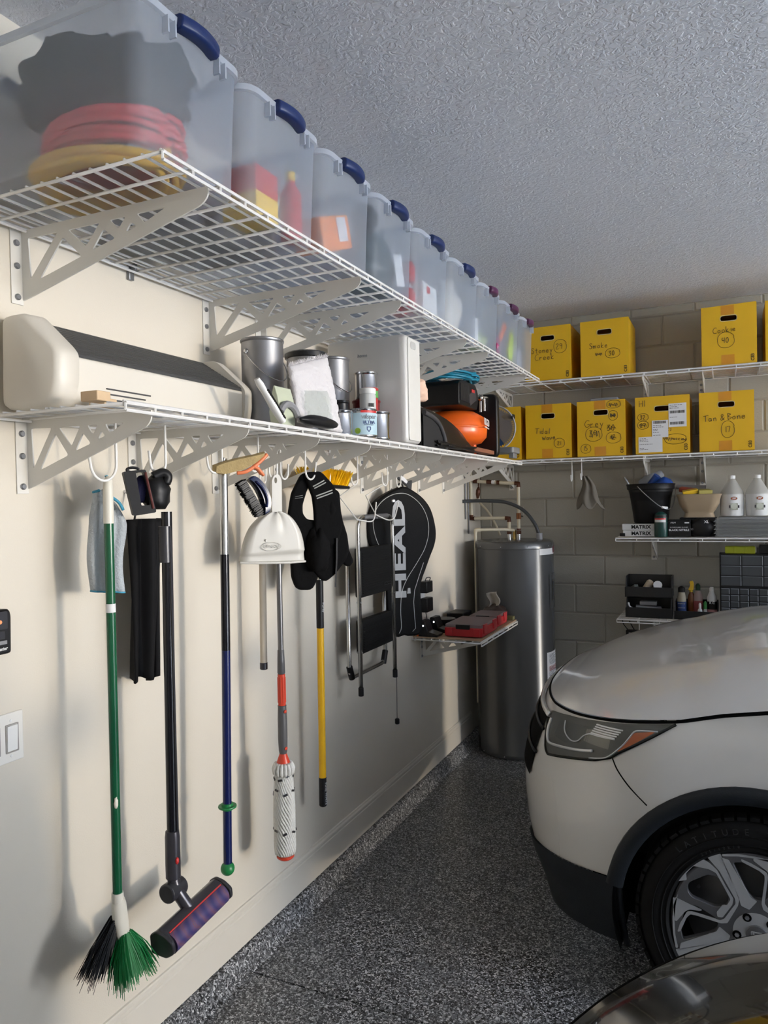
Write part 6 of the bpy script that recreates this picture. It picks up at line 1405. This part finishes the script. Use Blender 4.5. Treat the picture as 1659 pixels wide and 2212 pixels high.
def make_wheel(t0, c, k, full=True):
    """c = centre of the outer face, k = outward y"""
    ax = (0, k, 0); cx, cy, cz = c
    w = G().lathe([(.20,-.21),(.245,-.215),(.30,-.215),(.33,-.195),(.34,-.17),(.341,-.10),(.340,-.035),(.334,-.014),(.322,.002),(.300,.014),(.275,.016),(.258,.010),(.252,.012),(.244,.006),(.238,-.006),(.236,-.03)], c, 96, ax, cap=False).build('tire', M_TIRE, t0, smooth=50)
    if not full:
        G().lathe([(0,-.02),(.21,-.02),(.236,-.004),(.236,-.08)], c, 40, ax, cap=False).build('rim', M_RIMD, t0, smooth=50)
        return
    for r in (.266, .292): G().lathe([(r-.002,.0140),(r,.0175),(r+.002,.0140)], c, 72, ax, cap=False).build('sidewall_ring', M_TIRE, w)
    g = G()
    for i in range(60):
        a = 2*math.pi*i/60; rad = Vector((math.cos(a),0,math.sin(a)))
        p = Vector(c)+rad*.3385; g.obox(p+Vector((0,-k*.02,0)), (.010,.040,.026), (0,-a,0))
    tag(g.build('tread_blocks', M_TIRE, w, smooth=0), kind='stuff')
    rim = G().lathe([(.05,-.06),(.15,-.075),(.20,-.10),(.215,-.19),(.222,-.19),(.236,-.02),(.238,-.002),(.232,.004),(.226,-.004)], c, 64, ax, cap=False).build('rim_barrel', M_RIMD, t0, smooth=50)
    u = Vector((1,0,0))
    fm = frame(Vector(c)+Vector((0,k*-.004,0)), (1,0,0), (0,0,1))
    q_ = lambda x, y: ((x-1500)/990*.2325, (1355-y)/900*.2325)
    def rot(poly, k): ca, sa = ((1,0),(0,1),(-1,0),(0,-1))[k]; return [(x*ca-y*sa, x*sa+y*ca) for x, y in poly]
    winA = [q_(*p) for p in [(700,890),(940,750),(1070,760),(1190,985),(1180,1070),(1030,1135),(740,1065),(690,1000)]]
    winB = [q_(*p) for p in [(1225,560),(1400,530),(1690,600),(1740,700),(1610,945),(1480,960),(1400,890)]]
    strips = [[(575,900),(640,790),(740,680),(860,578),(960,612),(1050,680),(1150,850),(1240,985),(1225,1060),(1110,1230),(1050,1235),(1040,1180),(1110,1085),(1165,1075),(1205,1000),(1120,850),(1040,720),(960,690),(770,682),(680,790),(690,865)],
              [(935,545),(1000,512),(1095,482),(1120,560),(1200,720),(1305,990),(1290,1060),(1165,1285),(1090,1303),(800,1268),(725,1268),(680,1320),(600,1500),(565,1510),(600,1400),(690,1240),(740,1232),(1080,1270),(1130,1240),(1262,1040),(1256,980),(1080,690)],
              [(1100,528),(1190,540),(1440,935),(1510,965),(1420,1080),(1325,1050),(1300,960),(1200,740)],
              [(515,1105),(570,1105),(870,1193),(840,1206),(720,1210),(665,1245),(560,1382),(532,1380)],
              [(1110,484),(1300,456),(1500,452),(1690,470),(1840,520),(1690,492),(1500,474),(1300,480),(1116,510)]]
    disc = [(.2325*math.cos(R(q)), .2325*math.sin(R(q))) for q in range(0,360,4)]
    holes = [rot(rounded(wn, .012), k_) for wn in (winA, winB) for k_ in range(4)]
    link('spoke_face', plate(disc, holes, .016, fm, .0015), M_RIMD, rim, 40)
    for s_ in strips:
        for k_ in range(4): link('spoke', plate(rot(rounded([q_(*p) for p in s_], .004), k_), [], .004, Matrix.Translation((0,k*.0085,0)) @ fm), M_RIMF, rim, 30)
    G().lathe([(.0,.004),(.040,.004),(.064,.002),(.070,-.010)], Vector(c)+Vector((0,k*.004,0)), 32, ax).build('hub_plate', M_RIMF, rim)
    for i in range(5):
        a = R(118+72*i if i else 118); p = Vector(c)+Vector((.054*math.cos(a),k*.007,.054*math.sin(a)))
        n = G().lathe([(.0125,.0012),(.0125,.002),(.0,.002)], p, 16, ax).build('lug_hole', M_SEAM, rim); G().cyl(p, p+Vector((0,k*.006,0)), .0065, 6).build('lug_nut', M_STEEL, rim)
    cap = G().lathe([(0,.012),(.024,.012),(.029,.010),(.030,.004)], Vector(c)+Vector((0,k*.004,0)), 28, ax).build('hub_cap', M_RIMD, rim)
    cm = frame(Vector(c)+Vector((0,k*.0175,0)), (1,0,0), (0,0,1))
    bd = rounded([(-.0165,.014),(.0165,.014),(.0135,-.013),(-.0135,-.013)], .004)
    link('emblem_frame', plate(bd, [[(x*.86,z*.84) for x, z in bd]], .002, cm), M_CHROME, rim, 0)
    for s in ([(-.0115,.0105),(-.0075,.0105),(-.0045,.0015),(.0045,.0015),(.0075,.0105),(.0115,.0105),(.0085,-.010),(.005,-.010),(.0035,-.0025),(-.0035,-.0025),(-.005,-.010),(-.0085,-.010)],):
        link('emblem_letter', plate(s, [], .002, cm), M_CHROME, rim, 0)
    arc_text('LATITUDE TOUR', .026, (cx,cy+k*.0145,cz), .306, 100, 5.6, k, mat('raised tire lettering', (.022,.022,.022), .5), w, 'sidewall_letter')
    arc_text('235/60R18', .012, (cx,cy+k*.0145,cz), .262, 112, 3.0, k, mat('raised tire lettering', (.022,.022,.022), .5), w, 'sidewall_letter')
    G().lathe([(.05,-.12),(.15,-.12),(.15,-.13),(.05,-.13)], c, 40, ax, cap=False).build('brake_disc', M_STEEL, rim)
    G().obox((cx-.10,cy-k*.11,cz+.08), (.09,.05,.12), (0,.7,0)).build('brake_caliper', M_GREY, rim, bevel=.01)
def lights(t0, body, sgn=1):
    """headlight, amber marker, grille edge and panel gaps on one front corner"""
    top = ([.640,.666,.875,1.096,1.269,1.42,1.572],[.855,.862,.888,.909,.924,.937,.949]); bot = ([.64,.70,.745,.79,.992,1.168,1.257,1.299,1.384,1.474,1.572],[.845,.775,.740,.727,.762,.79,.813,.835,.87,.907,.948])
    S = lambda t, z, h: body(t*sgn, z, h)
    def patch(name, t_0, t_1, lo, hi, h, m, parent, nt=40, nv=8):
        return G().grid(lambda u, v: S(t_0+(t_1-t_0)*u, lo(t_0+(t_1-t_0)*u)+(hi(t_0+(t_1-t_0)*u)-lo(t_0+(t_1-t_0)*u))*v, h), nt, nv).build(name, m, parent, smooth=180)
    B = lambda t: interp(*bot, t); T = lambda t: interp(*top, t)
    hl = patch('headlight', .645, 1.570, B, T, .0045, mat('smoky headlight housing', (.085,.083,.072), .25), t0, 60, 14)
    patch('inner_bowl', .80, 1.09, lambda t: max(B(t)+.022,.80), lambda t: T(t)-.022, .006, mat('smoked reflector', (.11,.11,.10), .15, .4), hl, 20, 6)
    patch('outer_reflector', 1.06, 1.235, lambda t: max(.835, B(t)+.02), lambda t: T(t)-.030, .006, mat('warm grey reflector', (.24,.23,.19), .2, .4), hl, 20, 6)
    for i in range(5):
        lo = .868+.0075*i
        patch('reflector_bar', 1.10+.006*i, 1.262+.010*i, lambda t: lo+.10*(t-1.10)*.25, lambda t: lo+.0045+.10*(t-1.10)*.25, .0085, M_CHROME, hl, 10, 1)
    patch('amber_marker', 1.292, 1.476, lambda t: interp([1.29,1.391,1.477],[.836,.880,.919], t), lambda t: interp([1.29,1.327,1.37,1.477],[.837,.871,.907,.9195], t), .0075, mat('amber reflector', (.50,.10,.01), .2), hl, 20, 5)
    line = lambda pts, r, m, nm, h=.008: G().tube(spline([S(a, b, h) for a, b in pts], 5), r, 6).build(nm, m, hl, smooth=180)
    line([(1.489,.921),(1.40,.916),(1.366,.909),(1.342,.886),(1.315,.861),(1.263,.825),(1.217,.805),(1.13,.790)], .0028, M_CHROME, 'amber_bezel')
    line([(.862,.867),(.885,.84),(.925,.826),(.98,.819),(1.025,.828),(1.056,.851),(1.095,.864),(1.144,.866),(1.213,.869),(1.262,.872)], .0026, M_CHROME, 'lens_line')
    line([(.752,.772),(.792,.768),(.899,.781),(1.042,.800),(1.142,.816)], .0058, M_CHROME, 'daytime_bar', .009)
    line([(.700,.842),(.708,.81),(.728,.785),(.752,.772)], .0065, M_CHROME, 'corner_chrome', .008)
    patch('lens', .645, 1.570, B, T, .0125, plastic_material('headlight lens', (.55,.55,.50), .90), hl, 60, 14)
    G().tube([S(.645+.925*i/50, B(.645+.925*i/50), .006) for i in range(51)], .0045, 6).build('lower_gap', M_SEAM, hl, smooth=180)
    gap = lambda pts, nm: G().tube(spline([S(a, b, -.0005) for a, b in pts], 6), .0026, 6).build(nm, M_SEAM, t0, smooth=180)
    gap([(1.263,.810),(1.302,.776),(1.37,.734),(1.455,.688)], 'fender_gap')
    G().tube(spline([S(a, b, -.0014) for a, b in [(.86,.668),(.905,.63),(.941,.578),(.957,.50),(.947,.40)]], 6), .0022, 6).build('bumper_crease', M_WPAINT, t0, smooth=180)
    patch('fog_recess', .50, .86, lambda t: .255+.12*(t-.5), lambda t: .315+.12*(t-.5), .0085, M_SEAM, t0, 16, 4)
    return hl
cA, bA, _ = make_car('white SUV parked nose toward the left wall, amber marker in its headlight', 0, 3.36, M_WPAINT, -1)
for s in (1, -1): lights(cA, bA, s)
g = G().grid(lambda u, v: bA(-.62+1.24*u, .60+.245*v, .006), 40, 8); g.build('grille', M_SEAM, cA, smooth=180)
for z, r in ((.845,.010),(.79,.006),(.70,.006)): G().tube([bA(-.66+1.32*i/40, z, .012) for i in range(41)], r, 8).build('grille_bar', M_CHROME if z > .8 else M_CLAD, cA, smooth=180)
cB, bB, _ = make_car('glossy black car cut off at the bottom right corner of the picture', .365, .472, M_KPAINT, 1, False)
G().grid(lambda u, v: bB(-.62+1.24*u, .60+.245*v, .006), 40, 8).build('grille', M_SEAM, cB, smooth=180)
for s in (1, -1):
    top = ([.70,1.57],[.86,.945]); G().grid(lambda u, v: bB(s*(.72+.8*u), .76+.12*u+(.10-.07*u)*v, .005), 30, 6).build('headlight', mat('clear black headlight', (.05,.05,.05), .1, .3), cB, smooth=180)
